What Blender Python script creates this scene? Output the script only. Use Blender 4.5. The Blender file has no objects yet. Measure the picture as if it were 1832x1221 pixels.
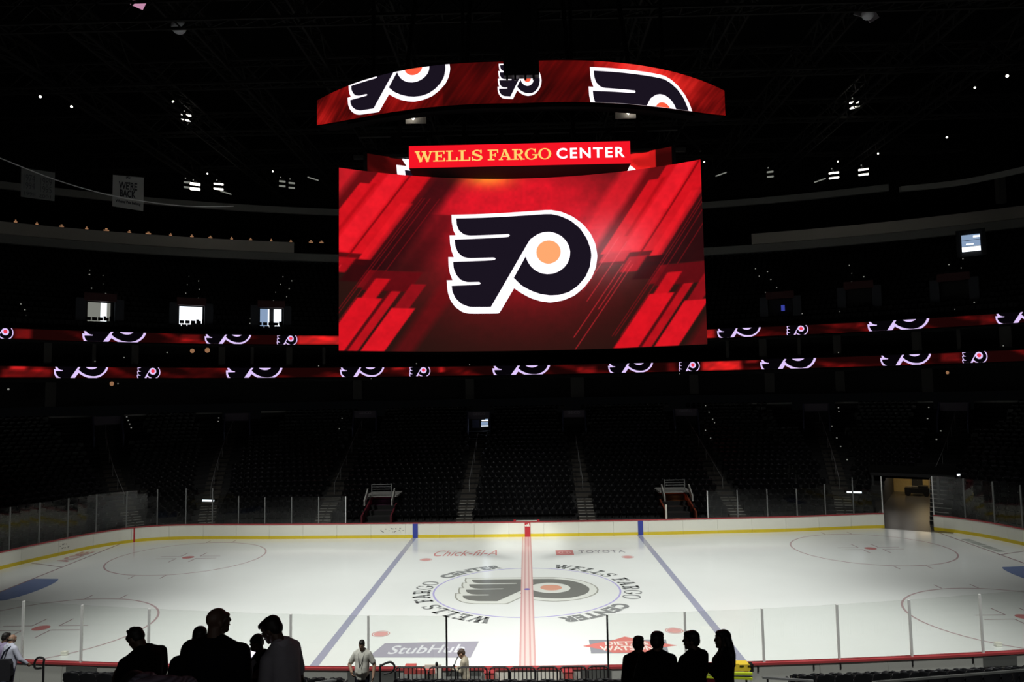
import bpy, bmesh, math, random
import numpy as np
from mathutils import Vector, Matrix
from mathutils.geometry import tessellate_polygon

random.seed(7)
scene = bpy.context.scene
COL = scene.collection
PI = math.pi

# ------------------------------------------------------------------ camera
CAM = Vector((0.12089, -38.32613, 9.90598))
YAW, PITCH, ROLL, FPX = 0.01752901, 0.07598008, -0.01693397, 1286.6947
_f = Vector((-math.sin(YAW) * math.cos(PITCH), math.cos(YAW) * math.cos(PITCH), math.sin(PITCH)))
_r0 = Vector((math.cos(YAW), math.sin(YAW), 0))
_u0 = _r0.cross(_f)
RT = _r0 * math.cos(ROLL) + _u0 * math.sin(ROLL)
UP = -_r0 * math.sin(ROLL) + _u0 * math.cos(ROLL)
FW = _f
cd = bpy.data.cameras.new('camera')
cam = bpy.data.objects.new('camera', cd)
COL.objects.link(cam)
cd.sensor_width = 36.0
cd.lens = FPX / 1832 * 36.0
cd.clip_end = 400
cam.matrix_world = Matrix((( RT.x, UP.x, -FW.x, CAM.x), (RT.y, UP.y, -FW.y, CAM.y), (RT.z, UP.z, -FW.z, CAM.z), (0, 0, 0, 1)))
scene.camera = cam

# ------------------------------------------------------------------ world, exposure, lights
w = bpy.data.worlds.new('world')
scene.world = w
w.use_nodes = True
w.node_tree.nodes['Background'].inputs[0].default_value = (0.8, 0.9, 1.0, 1)
w.node_tree.nodes['Background'].inputs[1].default_value = 0.0010
scene.view_settings.view_transform = 'Standard'
scene.view_settings.look = 'None'
scene.view_settings.exposure = 0.0
scene.view_settings.gamma = 1.0
scene.view_settings.use_curve_mapping = False
scene.cycles.max_bounces = 6
scene.cycles.diffuse_bounces = 3
scene.cycles.glossy_bounces = 3
scene.cycles.transparent_max_bounces = 24
scene.cycles.use_denoising = True
scene.cycles.sample_clamp_indirect = 4.0


def spot(name, loc, target, power, size, blend=1.0, radius=0.8, col=(1, 1, 0.95)):
    l = bpy.data.lights.new(name, 'SPOT')
    l.energy = power
    l.color = col
    l.spot_size = math.radians(size)
    l.spot_blend = blend
    l.shadow_soft_size = radius
    o = bpy.data.objects.new(name, l)
    COL.objects.link(o)
    o.location = loc
    d = Vector(target) - Vector(loc)
    o.rotation_euler = d.to_track_quat('-Z', 'Y').to_euler()
    return o


# rink flood lamps on the four corner catwalks
for sx in (-1, 1):
    for lx, ly, ax, ay, sz, pw in ((24, -17, 0, 0, 62, 31500), (24, -9, 8.4, 11.5, 43, 18500), (24, -17, 8.4, -6, 62, 15000), (24, -17, 16.8, 6, 62, 2500), (24, -9, 24, 12, 44, 15000), (16, -9, 16, 12, 44, 2700), (5, 9, 0, 12, 62, 2600)):
        spot('rink_flood_light', (sx * lx, ly, 31), (sx * ax, ay, 0), pw, sz)
    # work lamps over the near benches
    spot('bench_work_light', (sx * 9, -30, 26), (sx * 9, -15.6, .8), 18500, 54, .7)
# glow of the concourse behind the photographer
l_ = bpy.data.lights.new('concourse_light', 'AREA')
l_.shape = 'RECTANGLE'
l_.size, l_.size_y = 14, 2.4
l_.energy = 110
o_ = bpy.data.objects.new('concourse_light', l_)
COL.objects.link(o_)
o_.location = (0, -47, 12.5)
o_.rotation_euler = (math.radians(84), 0, 0)

# ------------------------------------------------------------------ helpers


def at(u, v, x=None, y=None, z=None):
    d = RT * ((u - 916) / FPX) - UP * ((v - 610.5) / FPX) + FW
    if x is not None:
        t = (x - CAM.x) / d.x
    elif y is not None:
        t = (y - CAM.y) / d.y
    else:
        t = (z - CAM.z) / d.z
    return CAM + d * t


def pixel(p):
    d = Vector(p) - CAM
    k = d.dot(FW)
    return 916 + FPX * d.dot(RT) / k, 610.5 - FPX * d.dot(UP) / k


def lin(c):
    return tuple(((x / 255) / 12.92 if x / 255 <= 0.04045 else ((x / 255 + 0.055) / 1.055) ** 2.4) for x in c)


def mat(name, col, rough=0.6, metal=0.0, spec=0.5, noise=0.0, nscale=8.0, bump=0.0):
    m = bpy.data.materials.new(name)
    m.use_nodes = True
    nt = m.node_tree
    b = nt.nodes['Principled BSDF']
    b.inputs['Base Color'].default_value = (*col, 1)
    b.inputs['Roughness'].default_value = rough
    b.inputs['Metallic'].default_value = metal
    b.inputs['Specular IOR Level'].default_value = spec
    if noise or bump:
        tc = nt.nodes.new('ShaderNodeTexCoord')
        n = nt.nodes.new('ShaderNodeTexNoise')
        n.inputs['Scale'].default_value = nscale
        n.inputs['Detail'].default_value = 4
        nt.links.new(tc.outputs['Object'], n.inputs['Vector'])
        if noise:
            r = nt.nodes.new('ShaderNodeMix')
            r.data_type = 'RGBA'
            r.inputs[6].default_value = (*[c * (1 - noise) for c in col], 1)
            r.inputs[7].default_value = (*[min(1, c * (1 + noise)) for c in col], 1)
            nt.links.new(n.outputs['Fac'], r.inputs[0])
            nt.links.new(r.outputs[2], b.inputs['Base Color'])
        if bump:
            bp = nt.nodes.new('ShaderNodeBump')
            bp.inputs['Strength'].default_value = bump
            nt.links.new(n.outputs['Fac'], bp.inputs['Height'])
            nt.links.new(bp.outputs['Normal'], b.inputs['Normal'])
    return m


def emit(name, col, strength=1.0, attr=None):
    m = bpy.data.materials.new(name)
    m.use_nodes = True
    nt = m.node_tree
    nt.nodes.clear()
    o = nt.nodes.new('ShaderNodeOutputMaterial')
    e = nt.nodes.new('ShaderNodeEmission')
    e.inputs[0].default_value = (*col, 1)
    e.inputs[1].default_value = strength
    if attr:
        a = nt.nodes.new('ShaderNodeAttribute')
        a.attribute_name = attr
        nt.links.new(a.outputs['Color'], e.inputs[0])
    nt.links.new(e.outputs[0], o.inputs[0])
    return m


def glass_mat(name, tint):
    m = bpy.data.materials.new(name)
    m.use_nodes = True
    nt = m.node_tree
    nt.nodes.clear()
    o = nt.nodes.new('ShaderNodeOutputMaterial')
    t = nt.nodes.new('ShaderNodeBsdfTransparent')
    t.inputs[0].default_value = (*tint, 1)
    g = nt.nodes.new('ShaderNodeBsdfGlossy')
    g.inputs['Roughness'].default_value = 0.03
    f = nt.nodes.new('ShaderNodeFresnel')
    f.inputs['IOR'].default_value = 1.55
    ge = nt.nodes.new('ShaderNodeNewGeometry')
    ma = nt.nodes.new('ShaderNodeMath')               # only the entering face reflects
    ma.operation = 'SUBTRACT'
    ma.use_clamp = True
    nt.links.new(f.outputs[0], ma.inputs[0])
    nt.links.new(ge.outputs['Backfacing'], ma.inputs[1])
    mx = nt.nodes.new('ShaderNodeMixShader')
    nt.links.new(ma.outputs[0], mx.inputs[0])
    nt.links.new(t.outputs[0], mx.inputs[1])
    nt.links.new(g.outputs[0], mx.inputs[2])
    nt.links.new(mx.outputs[0], o.inputs[0])
    return m


def clip_convex(poly, ax, lo, hi):
    for lim, sg in ((lo, 1), (hi, -1)):
        if lim is None or not poly:
            continue
        out = []
        for i in range(len(poly)):
            a, b = poly[i], poly[(i + 1) % len(poly)]
            da, db = sg * (a[ax] - lim), sg * (b[ax] - lim)
            if da >= 0:
                out.append(a)
            if da * db < 0:
                t = da / (da - db)
                out.append((a[0] + (b[0] - a[0]) * t, a[1] + (b[1] - a[1]) * t))
        poly = out
    return poly


def tess(poly):
    tr = tessellate_polygon([[Vector((p[0], p[1], 0)) for p in poly]])
    return [[poly[i] for i in t] for t in tr]


class MB:
    """collects geometry in world space"""

    def __init__(s):
        s.v, s.f, s.m = [], [], []

    def add(s, vs, fs, mi=0):
        n = len(s.v)
        s.v.extend(tuple(p) for p in vs)
        s.f.extend(tuple(i + n for i in f) for f in fs)
        s.m.extend([mi] * len(fs))

    def box(s, c, d, rz=0.0, mi=0):
        c = Vector(c)
        R = Matrix.Rotation(rz, 3, 'Z')
        vs = [c + R @ Vector((d[0] / 2 * x, d[1] / 2 * y, d[2] / 2 * z)) for x in (-1, 1) for y in (-1, 1) for z in (-1, 1)]
        s.add(vs, [(0, 1, 3, 2), (4, 6, 7, 5), (0, 4, 5, 1), (2, 3, 7, 6), (0, 2, 6, 4), (1, 5, 7, 3)], mi)

    def bar(s, p0, p1, wd, ht=None, mi=0):
        p0, p1 = Vector(p0), Vector(p1)
        ht = ht or wd
        d = (p1 - p0).normalized()
        a = d.cross(Vector((0, 0, 1)))
        if a.length < 1e-3:
            a = Vector((1, 0, 0))
        a.normalize()
        b = a.cross(d)
        vs = [p + a * (wd / 2 * i) + b * (ht / 2 * j) for p in (p0, p1) for i, j in ((-1, -1), (1, -1), (1, 1), (-1, 1))]
        s.add(vs, [(3, 2, 1, 0), (4, 5, 6, 7), (0, 1, 5, 4), (1, 2, 6, 5), (2, 3, 7, 6), (3, 0, 4, 7)], mi)

    def tube(s, pts, r, n=8, mi=0):
        pts = [Vector(p) for p in pts]
        rings = []
        for i, p in enumerate(pts):
            d = (pts[min(i + 1, len(pts) - 1)] - pts[max(i - 1, 0)]).normalized()
            a = d.cross(Vector((0.31, 0.17, 1)))
            if a.length < 1e-3:
                a = Vector((1, 0, 0))
            a.normalize()
            b = a.cross(d)
            rr = r[i] if isinstance(r, (list, tuple)) else r
            rings.append([p + a * (rr * math.cos(2 * PI * k / n)) + b * (rr * math.sin(2 * PI * k / n)) for k in range(n)])
        s.loft(rings, mi)

    def loft(s, rings, mi=0, cap=True):
        n = len(rings[0])
        vs = [p for r in rings for p in r]
        fs = []
        for i in range(len(rings) - 1):
            for k in range(n):
                fs.append((i * n + k, i * n + (k + 1) % n, (i + 1) * n + (k + 1) % n, (i + 1) * n + k))
        if cap:
            fs.append(tuple(reversed(range(n))))
            fs.append(tuple((len(rings) - 1) * n + k for k in range(n)))
        s.add(vs, fs, mi)

    def capsule(s, p0, r0, p1, r1, n=12, mi=0):
        p0, p1 = Vector(p0), Vector(p1)
        d = (p1 - p0).normalized()
        a = d.cross(Vector((0.31, 0.17, 1)))
        if a.length < 1e-3:
            a = Vector((1, 0, 0))
        a.normalize()
        b = a.cross(d)
        rings = []
        for p, r, sg in ((p0, r0, -1), (p1, r1, 1)):
            for q in ((78, 50, 22, 0) if sg < 0 else (0, 22, 50, 78)):
                q = math.radians(q)
                rings.append([p + d * (sg * r * math.sin(q)) + (a * math.cos(2 * PI * k / n) + b * math.sin(2 * PI * k / n)) * (r * math.cos(q)) for k in range(n)])
        s.loft(rings, mi)

    def ell(s, c, r, R=None, n=14, mi=0):
        c = Vector(c)
        rings = []
        for i in range(1, 10):
            t = PI * i / 10 - PI / 2
            ring = []
            for k in range(n):
                q = Vector((r[0] * math.cos(t) * math.cos(2 * PI * k / n), r[1] * math.cos(t) * math.sin(2 * PI * k / n), r[2] * math.sin(t)))
                ring.append(c + (R @ q if R is not None else q))
            rings.append(ring)
        s.loft(rings, mi)

    def flat(s, polys, fn, ywin=None, dx=None, mi=0):
        for poly in polys:
            for t in tess(poly):
                if ywin:
                    t = clip_convex(t, 1, ywin[0], ywin[1])
                if len(t) < 3:
                    continue
                if dx is None:
                    s.add([fn(*p) for p in t], [tuple(range(len(t)))], mi)
                    continue
                x0, x1 = min(p[0] for p in t), max(p[0] for p in t)
                k = math.floor(x0 / dx)
                while k * dx < x1:
                    q = clip_convex(t, 0, k * dx, (k + 1) * dx)
                    if len(q) >= 3:
                        s.add([fn(*p) for p in q], [tuple(range(len(q)))], mi)
                    k += 1

    def mesh(s, name, mats, off=Vector((0, 0, 0)), smooth=False):
        me = bpy.data.meshes.new(name)
        me.from_pydata([(p[0] - off.x, p[1] - off.y, p[2] - off.z) for p in s.v], [], s.f)
        mats = mats if isinstance(mats, (list, tuple)) else [mats]
        for m in mats:
            me.materials.append(m)
        if len(mats) > 1:
            me.polygons.foreach_set('material_index', s.m)
        if smooth:
            me.polygons.foreach_set('use_smooth', [True] * len(me.polygons))
        me.update()
        return me

    def build(s, name, mats, parent=None, smooth=False, loc=None):
        off = WL.get(parent.name, Vector((0, 0, 0))) if parent else Vector(loc or (0, 0, 0))
        o = bpy.data.objects.new(name, s.mesh(name, mats, off, smooth))
        COL.objects.link(o)
        if parent:
            o.parent = parent
            WL[o.name] = off
        else:
            o.location = off
            WL[o.name] = off
        return o


WL = {}


def tag(o, label, cat, group=None, kind=None):
    o['label'] = label
    o['category'] = cat
    if group:
        o['group'] = group
    if kind:
        o['kind'] = kind
    return o


def thing(name, label, cat, loc=(0, 0, 0), group=None):
    o = bpy.data.objects.new(name, None)
    COL.objects.link(o)
    o.location = loc
    o.empty_display_size = 0.1
    WL[o.name] = Vector(loc)
    return tag(o, label, cat, group)


def struct(o, label=None):
    o['kind'] = 'structure'
    if label:
        o['label'] = label
    return o


def sempty(name, label, loc=(0, 0, 0)):
    o = bpy.data.objects.new(name, None)
    COL.objects.link(o)
    o.location = loc
    WL[o.name] = Vector(loc)
    return struct(o, label)


def child(mesh, name, parent, loc=(0, 0, 0), rz=0.0):
    o = bpy.data.objects.new(name, mesh)
    COL.objects.link(o)
    o.parent = parent
    o.location = loc
    o.rotation_euler = (0, 0, rz)
    return o


def catmull(pts, n=10):
    out = []
    P = [Vector(p) for p in pts]
    for i in range(len(P) - 1):
        a, b, c, d = P[max(i - 1, 0)], P[i], P[i + 1], P[min(i + 2, len(P) - 1)]
        for k in range(n):
            t = k / n
            out.append(0.5 * ((2 * b) + (c - a) * t + (2 * a - 5 * b + 4 * c - d) * t * t + (3 * b - a - 3 * c + d) * t ** 3))
    out.append(P[-1])
    return out


class Curve:
    """plan curve measured by arc length"""

    def __init__(s, pts):
        s.p = [Vector((q[0], q[1], 0)) for q in pts]
        s.s = [0.0]
        for a, b in zip(s.p, s.p[1:]):
            s.s.append(s.s[-1] + (b - a).length)
        s.len = s.s[-1]

    def __call__(s, d):
        d = min(max(d, 0), s.len - 1e-6)
        i = int(np.searchsorted(s.s, d, side='right')) - 1
        t = (d - s.s[i]) / max(1e-9, s.s[i + 1] - s.s[i])
        return s.p[i].lerp(s.p[i + 1], t)

    def normal(s, d):
        t = (s(d + 0.15) - s(d - 0.15)).normalized()
        return Vector((-t.y, t.x, 0))          # left of travel

    def s_at_px(s, u, z=0.0):
        best = min(range(400), key=lambda k: abs(pixel(s(s.len * k / 399) + Vector((0, 0, z)))[0] - u))
        lo = s.len * max(best - 1, 0) / 399
        hi = s.len * min(best + 1, 399) / 399
        best = min(range(60), key=lambda k: abs(pixel(s(lo + (hi - lo) * k / 59) + Vector((0, 0, z)))[0] - u))
        return lo + (hi - lo) * best / 59


def slab(mb, cv, s0, s1, z0, z1, t0, t1, seg=0.8, zf=None, mi=0):
    """upright slab that follows a plan curve; t0,t1 = offsets along the left normal; zf gives the top height at s"""
    n = max(1, int(round((s1 - s0) / seg)))
    rings = []
    for i in range(n + 1):
        d = s0 + (s1 - s0) * i / n
        p, nn = cv(d), cv.normal(d)
        zt = zf(d) if zf else z1
        rings.append([p + nn * t0 + Vector((0, 0, z0)), p + nn * t1 + Vector((0, 0, z0)), p + nn * t1 + Vector((0, 0, zt)), p + nn * t0 + Vector((0, 0, zt))])
    mb.loft(rings, mi)


# ------------------------------------------------------------------ materials
M = {}
M['ice'] = mat('ice', (0.80, 0.835, 0.82), 0.15, spec=0.35, noise=0.03, nscale=0.5)
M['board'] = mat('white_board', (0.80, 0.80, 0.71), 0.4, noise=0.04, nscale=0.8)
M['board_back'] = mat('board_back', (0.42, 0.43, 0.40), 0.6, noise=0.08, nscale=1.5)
M['board_dark'] = mat('board_dark', (0.10, 0.105, 0.10), 0.4)
M['kick'] = mat('yellow_kick', (0.72, 0.55, 0.03), 0.4)
M['cap'] = mat('red_cap', (0.38, 0.055, 0.06), 0.3)
M['blue'] = mat('blue_paint', (0.04, 0.06, 0.36), 0.4)
M['redp'] = mat('red_paint', (0.50, 0.03, 0.04), 0.4)
M['steel'] = mat('steel_post', (0.16, 0.165, 0.165), 0.45)
M['alu'] = mat('pale_post', (0.62, 0.63, 0.62), 0.45)
M['black'] = mat('black_metal', (0.012, 0.012, 0.013), 0.4)
M['glass'] = glass_mat('rink_glass', (0.955, 0.965, 0.955))
M['concrete'] = mat('dark_concrete', (0.050, 0.047, 0.045), 0.8, noise=0.2, nscale=1.0)
M['concrete2'] = mat('grey_concrete', (0.085, 0.078, 0.07), 0.28, noise=0.25, nscale=0.7)
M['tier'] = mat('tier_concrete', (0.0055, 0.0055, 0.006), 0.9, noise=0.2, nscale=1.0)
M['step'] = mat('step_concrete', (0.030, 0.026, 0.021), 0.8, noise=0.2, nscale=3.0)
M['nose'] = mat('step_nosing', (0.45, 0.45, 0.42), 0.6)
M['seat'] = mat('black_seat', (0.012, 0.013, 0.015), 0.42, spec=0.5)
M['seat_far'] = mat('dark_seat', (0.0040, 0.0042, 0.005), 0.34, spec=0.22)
M['wall'] = mat('dark_wall', (0.010, 0.010, 0.011), 0.9)
M['ceil'] = mat('dark_ceiling', (0.0045, 0.0045, 0.0045), 0.95, spec=0.1)
M['truss'] = mat('truss_steel', (0.012, 0.0115, 0.011), 0.7, spec=0.2)
M['fascia'] = mat('pale_fascia', (0.46, 0.43, 0.38), 0.8, noise=0.08, nscale=0.4)
M['fascia2'] = mat('grey_fascia', (0.26, 0.26, 0.245), 0.8)
M['pillar'] = mat('pillar', (0.05, 0.048, 0.045), 0.8)
M['house'] = mat('screen_housing', (0.0022, 0.002, 0.0022), 0.7, spec=0.1)
M['e_pic'] = emit('screen_picture', (1, 1, 1), 1.0, attr='pic')
M['e_white'] = emit('screen_white', (1.0, 0.93, 1.0), 1.25)
M['e_lilac'] = emit('ribbon_white', lin((225, 200, 252)), 1.0)
M['e_black'] = emit('screen_black', lin((26, 20, 32)), 1.0)
M['e_blk2'] = emit('ribbon_black', lin((6, 4, 8)), 1.0)
M['e_orange'] = emit('screen_orange', lin((255, 170, 112)), 1.0)
M['e_orange2'] = emit('screen_red_orange', lin((255, 96, 66)), 1.0)
M['e_pink'] = emit('ribbon_pink', lin((236, 62, 84)), 1.0)
M['e_sign'] = emit('sign_red', lin((246, 22, 38)), 1.0)
M['e_gold'] = emit('sign_gold', lin((255, 212, 112)), 1.0)
M['e_lamp'] = emit('lamp', (1.0, 0.95, 0.85), 3.0)
M['e_dim'] = emit('lamp_dim', (0.55, 0.57, 0.5), 0.35)
M['e_warm'] = emit('lamp_warm', (1.0, 0.5, 0.25), 0.28)
M['e_day'] = emit('daylight', (0.86, 0.93, 1.0), 1.6)
M['e_dayd'] = emit('daylight_dim', (0.30, 0.42, 0.62), 0.8)
M['e_phone'] = emit('phone_screen', (0.9, 0.8, 1.0), 1.3)

# ------------------------------------------------------------------ plan curves
LEFT = [(-33.2, -8), (-32.6, 0), (-31.62, 5.2), (-30.6, 8.5), (-29.4, 11.3), (-27.6, 13.15), (-25.2, 13.85), (-22, 13.8), (-17.6, 13.52), (-8, 13.24)]
RIGHT = [(0, 13.1), (8, 13.18), (18.08, 13.68), (22, 14.15), (25.67, 14.5), (28.56, 13.5), (30.2, 11.2), (31.13, 8.12), (31.9, 4), (32.4, 0), (32.8, -8)]
FAR = Curve(catmull(LEFT + RIGHT, 12))


def near_y(x):
    return -14.02 + 0.0036 * x * x


NEAR = Curve([(x, near_y(x)) for x in np.linspace(-20, 20, 81)])


def ell_curve(a, b, cx=1.0, t0=-8, t1=188, n=160):
    return Curve([(cx - a * math.cos(math.radians(t0 + (t1 - t0) * k / n)), b * math.sin(math.radians(t0 + (t1 - t0) * k / n))) for k in range(n + 1)])


# ------------------------------------------------------------------ floor
m = MB()
m.box((0, 0, -0.06), (130, 120, 0.1))
struct(m.build('floor', M['concrete']), 'dark concrete arena floor')
m = MB()
pts = [FAR(FAR.len * k / 140) for k in range(141)]
bot = [Vector((x, near_y(max(-20, min(20, x))) + 0.0, 0)) for x in np.linspace(32.8, -33.2, 40)]
loop = [Vector((p.x, p.y, 0.0)) for p in pts] + bot
m.add([p + Vector((0, 0, 0.0)) for p in loop], [tuple(reversed(range(len(loop))))])
m.add([p + Vector((0, 0, -0.05)) for p in loop], [tuple(range(len(loop)))])
ice = struct(m.build('floor', M['ice']), 'white ice sheet with painted lines')


def paint(name, col, polys, z, label=None, fn=None):
    key = 'paint_%d_%d_%d' % col
    if key not in M:
        M[key] = mat(key, lin(col), 0.15, spec=0.35)
    mb = MB()
    mb.flat(polys, fn or (lambda x, y: Vector((x, y, z))))
    # give the paint film a skirt so that it is a thin solid
    o = mb.build(name, M[key], ice)
    if label:
        o['label'] = label
    return o


def quad(x0, y0, x1, y1):
    return [(x0, y0), (x1, y0), (x1, y1), (x0, y1)]


def annulus(cx, cy, r, wd, ry=None, a0=0, a1=360, n=72):
    ry = ry or r
    out = []
    for k in range(n):
        p, q = math.radians(a0 + (a1 - a0) * k / n), math.radians(a0 + (a1 - a0) * (k + 1) / n)
        out.append([(cx + (r - wd / 2) * math.cos(p), cy + (ry - wd / 2) * math.sin(p)), (cx + (r + wd / 2) * math.cos(p), cy + (ry + wd / 2) * math.sin(p)),
                    (cx + (r + wd / 2) * math.cos(q), cy + (ry + wd / 2) * math.sin(q)), (cx + (r - wd / 2) * math.cos(q), cy + (ry - wd / 2) * math.sin(q))])
    return out


def disc2(cx, cy, r, n=28):
    return [[(cx + r * math.cos(2 * PI * k / n), cy + r * math.sin(2 * PI * k / n)) for k in range(n)]]


for sx in (-1, 1):
    paint('blue_line', (162, 165, 185), [[(sx * 7.93 - 0.17, -13.8), (sx * 7.93 + 0.17, -13.8), (sx * 7.93 + 0.17, 13.16), (sx * 7.93 - 0.17, 13.16)]], 0.004)
    gl = [(-28.5, 13.1), (-27.5, -8)] if sx < 0 else [(28.4, 13.2), (27.6, -8)]
    paint('goal_line', (160, 136, 142), [[(gl[0][0] - .06, gl[0][1]), (gl[0][0] + .06, gl[0][1]), (gl[1][0] + .06, gl[1][1]), (gl[1][0] - .06, gl[1][1])]], 0.004)
    # crease
    cy, g = 0.6, (-27.95 if sx < 0 else 27.75)
    arc = [(g, cy - 2.3)] + [(g - sx * (1.2 + 0.75 * math.cos(math.radians(t))), cy + 2.3 * math.sin(math.radians(t))) for t in range(-70, 71, 10)] + [(g, cy + 2.3)]
    paint('goal_crease', (122, 140, 182), [arc], 0.003, 'blue goal crease')
    paint('trapezoid_line', (150, 130, 136), [[(g + sx * .2, 5.6), (g + sx * .2, 5.72), (g + sx * 2.9, 6.9), (g + sx * 2.9, 6.78)]], 0.004)
    for cyy in (7.9, -6.03):
        cx = sx * 21.5
        paint('faceoff_circle', (190, 168, 170), annulus(cx, cyy, 4.68, 0.10, 4.62), 0.004)
        paint('faceoff_dot', (206, 136, 136), disc2(cx, cyy, 0.36) , 0.005)
        for a in (-1, 1):
            for b in (-1, 1):
                x0, y0 = cx + a * 0.62, cyy + b * 0.30
                paint('restraining_mark', (176, 154, 158), [quad(min(x0, x0 + a * 1.3), y0 - .035, max(x0, x0 + a * 1.3), y0 + .035), quad(x0 - .035, min(y0, y0 + b * 1.0), x0 + .035, max(y0, y0 + b * 1.0))], 0.004)
            paint('hash_mark', (176, 154, 158), [quad(cx + a * .9 - .035, cyy + b * 4.62, cx + a * .9 + .035, cyy + b * 4.62 + b * .7) for b in (-1, 1)], 0.004)
    for cyy in (6.4, -7.33):
        paint('neutral_dot', (220, 166, 163), disc2(sx * 6.15, cyy, 0.30), 0.005)
        paint('neutral_dot_ring', (206, 150, 148), annulus(sx * 6.15, cyy, 0.36, 0.04, n=36), 0.005)
paint('center_line', (232, 208, 204), [quad(-0.30, -13.9, 0.33, 13.05)], 0.006, 'faded red line across the middle of the ice')
paint('center_line_stripe', (214, 172, 170), [quad(x - .035, -13.9, x + .035, 13.05) for x in (-.26, -.09, .12, .29)], 0.007)
paint('center_circle', (182, 176, 226), annulus(0, -0.72, 4.74, 0.09, 4.60), 0.004)
paint('center_spot', (120, 110, 190), disc2(0.02, -0.62, 0.16), 0.008)
paint('referee_crease', (196, 178, 180), annulus(0, -14.1, 3.0, 0.05, 2.85, 20, 160, 40), 0.004)

# the winged letter emblem: outline, body and disc in flat outline coordinates
OUT = [(-3.64,19.47),(1.54,19.72),(2.18,19.58),(2.78,19.29),(3.33,18.84),(3.72,18.31),(3.96,17.73),(4.04,17.11),(3.95,16.51),(3.71,15.97),(3.30,15.48),(2.79,15.07),(2.18,14.84),(1.52,14.75),(1.01,14.83),(0.46,15.02),(-0.04,15.31),(-0.38,15.56),(-1.17,14.26),(-1.25,14.23),(-2.82,14.23),(-3.14,14.32),(-3.49,14.57),(-3.74,14.92),(-3.88,15.35),(-3.93,15.98),(-3.62,15.99),(-3.75,16.32),(-3.82,16.72),(-3.83,17.21),(-3.54,17.21),(-3.66,17.54),(-3.73,17.90),(-3.75,18.37),(-3.43,18.38),(-3.56,18.67),(-3.63,19.08)]
BODY = [(-3.39,19.28),(1.54,19.50),(2.12,19.35),(2.68,19.07),(3.17,18.62),(3.51,18.06),(3.70,17.49),(3.73,17.13),(3.63,16.53),(3.39,16.03),(3.00,15.60),(2.54,15.29),(2.03,15.14),(1.52,15.13),(1.02,15.21),(0.52,15.40),(0.02,15.69),(-0.39,16.11),(0.26,17.24),(0.36,16.96),(0.53,16.69),(0.77,16.47),(1.06,16.32),(1.38,16.26),(1.71,16.28),(2.01,16.39),(2.27,16.57),(2.47,16.81),(2.59,17.10),(2.62,17.42),(2.56,17.73),(2.41,18.01),(2.19,18.25),(1.91,18.42),(1.59,18.52),(1.26,18.52),(0.95,18.43),(0.67,18.26),(0.49,18.13),(-1.62,14.58),(-2.76,14.58),(-3.19,14.75),(-3.49,15.05),(-3.64,15.40),(-3.67,15.69),(-2.22,15.76),(-2.14,15.83),(-2.21,15.91),(-2.85,15.89),(-3.20,16.01),(-3.42,16.27),(-3.56,16.62),(-3.58,16.96),(-1.41,17.06),(-1.33,17.14),(-1.41,17.21),(-2.76,17.16),(-3.08,17.24),(-3.33,17.47),(-3.46,17.80),(-3.49,18.15),(-0.63,18.30),(-0.56,18.39),(-0.62,18.46),(-2.72,18.37),(-2.99,18.43),(-3.25,18.63),(-3.37,18.93)]
DISC = [(1.475 + 0.645 * math.cos(2 * PI * k / 30), 17.435 + 0.625 * math.sin(2 * PI * k / 30)) for k in range(30)]


def smooth_poly(P, keep=0.62):
    """round gently bending corners, keep sharp ones"""
    n = len(P)
    out = []
    for i in range(n):
        a, b, c = Vector(P[i - 1]), Vector(P[i]), Vector(P[(i + 1) % n])
        d0, d1 = (b - a), (c - b)
        if d0.length < 1e-4 or d1.length < 1e-4:
            continue
        if d0.normalized().dot(d1.normalized()) > keep:
            out += [tuple(b - d0 * 0.22), tuple(b.lerp((a + c) / 2, 0.10)), tuple(b + d1 * 0.22)]
        else:
            out.append(tuple(b))
    return out


def level(P):
    """emblem centred on the origin with its top edge level"""
    return [(x, y - 16.97 - 0.046 * x) for x, y in P]


def grow(P, d):
    n = len(P)
    area = sum(P[i][0] * P[(i + 1) % n][1] - P[(i + 1) % n][0] * P[i][1] for i in range(n))
    sg = -1 if area > 0 else 1
    out = []
    for i in range(n):
        a, b, c = Vector(P[i - 1]), Vector(P[i]), Vector(P[(i + 1) % n])
        t0, t1 = (b - a).normalized(), (c - b).normalized()
        nn = Vector((-t0.y - t1.y, t0.x + t1.x)) * sg
        k = max(0.35, nn.length / 2)
        out.append(tuple(b + nn.normalized() * (d / k)))
    return out


BODY0 = BODY
OUT, BODY = smooth_poly(OUT), smooth_poly(BODY)
kx, ky = 0.865, 0.865
emb = lambda P: [(x * kx - 0.02, y * ky - 0.70) for x, y in level(P)]
paint('emblem_outline', (166, 168, 160), [emb(grow(OUT, 0.22))], 0.0032, 'thin grey outline round the ice emblem')
paint('emblem_field', (226, 230, 224), [emb(grow(OUT, 0.12))], 0.0042)
paint('emblem_body', (126, 128, 124), [emb(BODY)], 0.0052, 'faded grey winged letter at centre ice')
paint('emblem_disc', (226, 168, 146), [emb(DISC)], 0.0052, 'faded orange dot in the ice emblem')

# ------------------------------------------------------------------ lettering
_fc = {}


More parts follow.
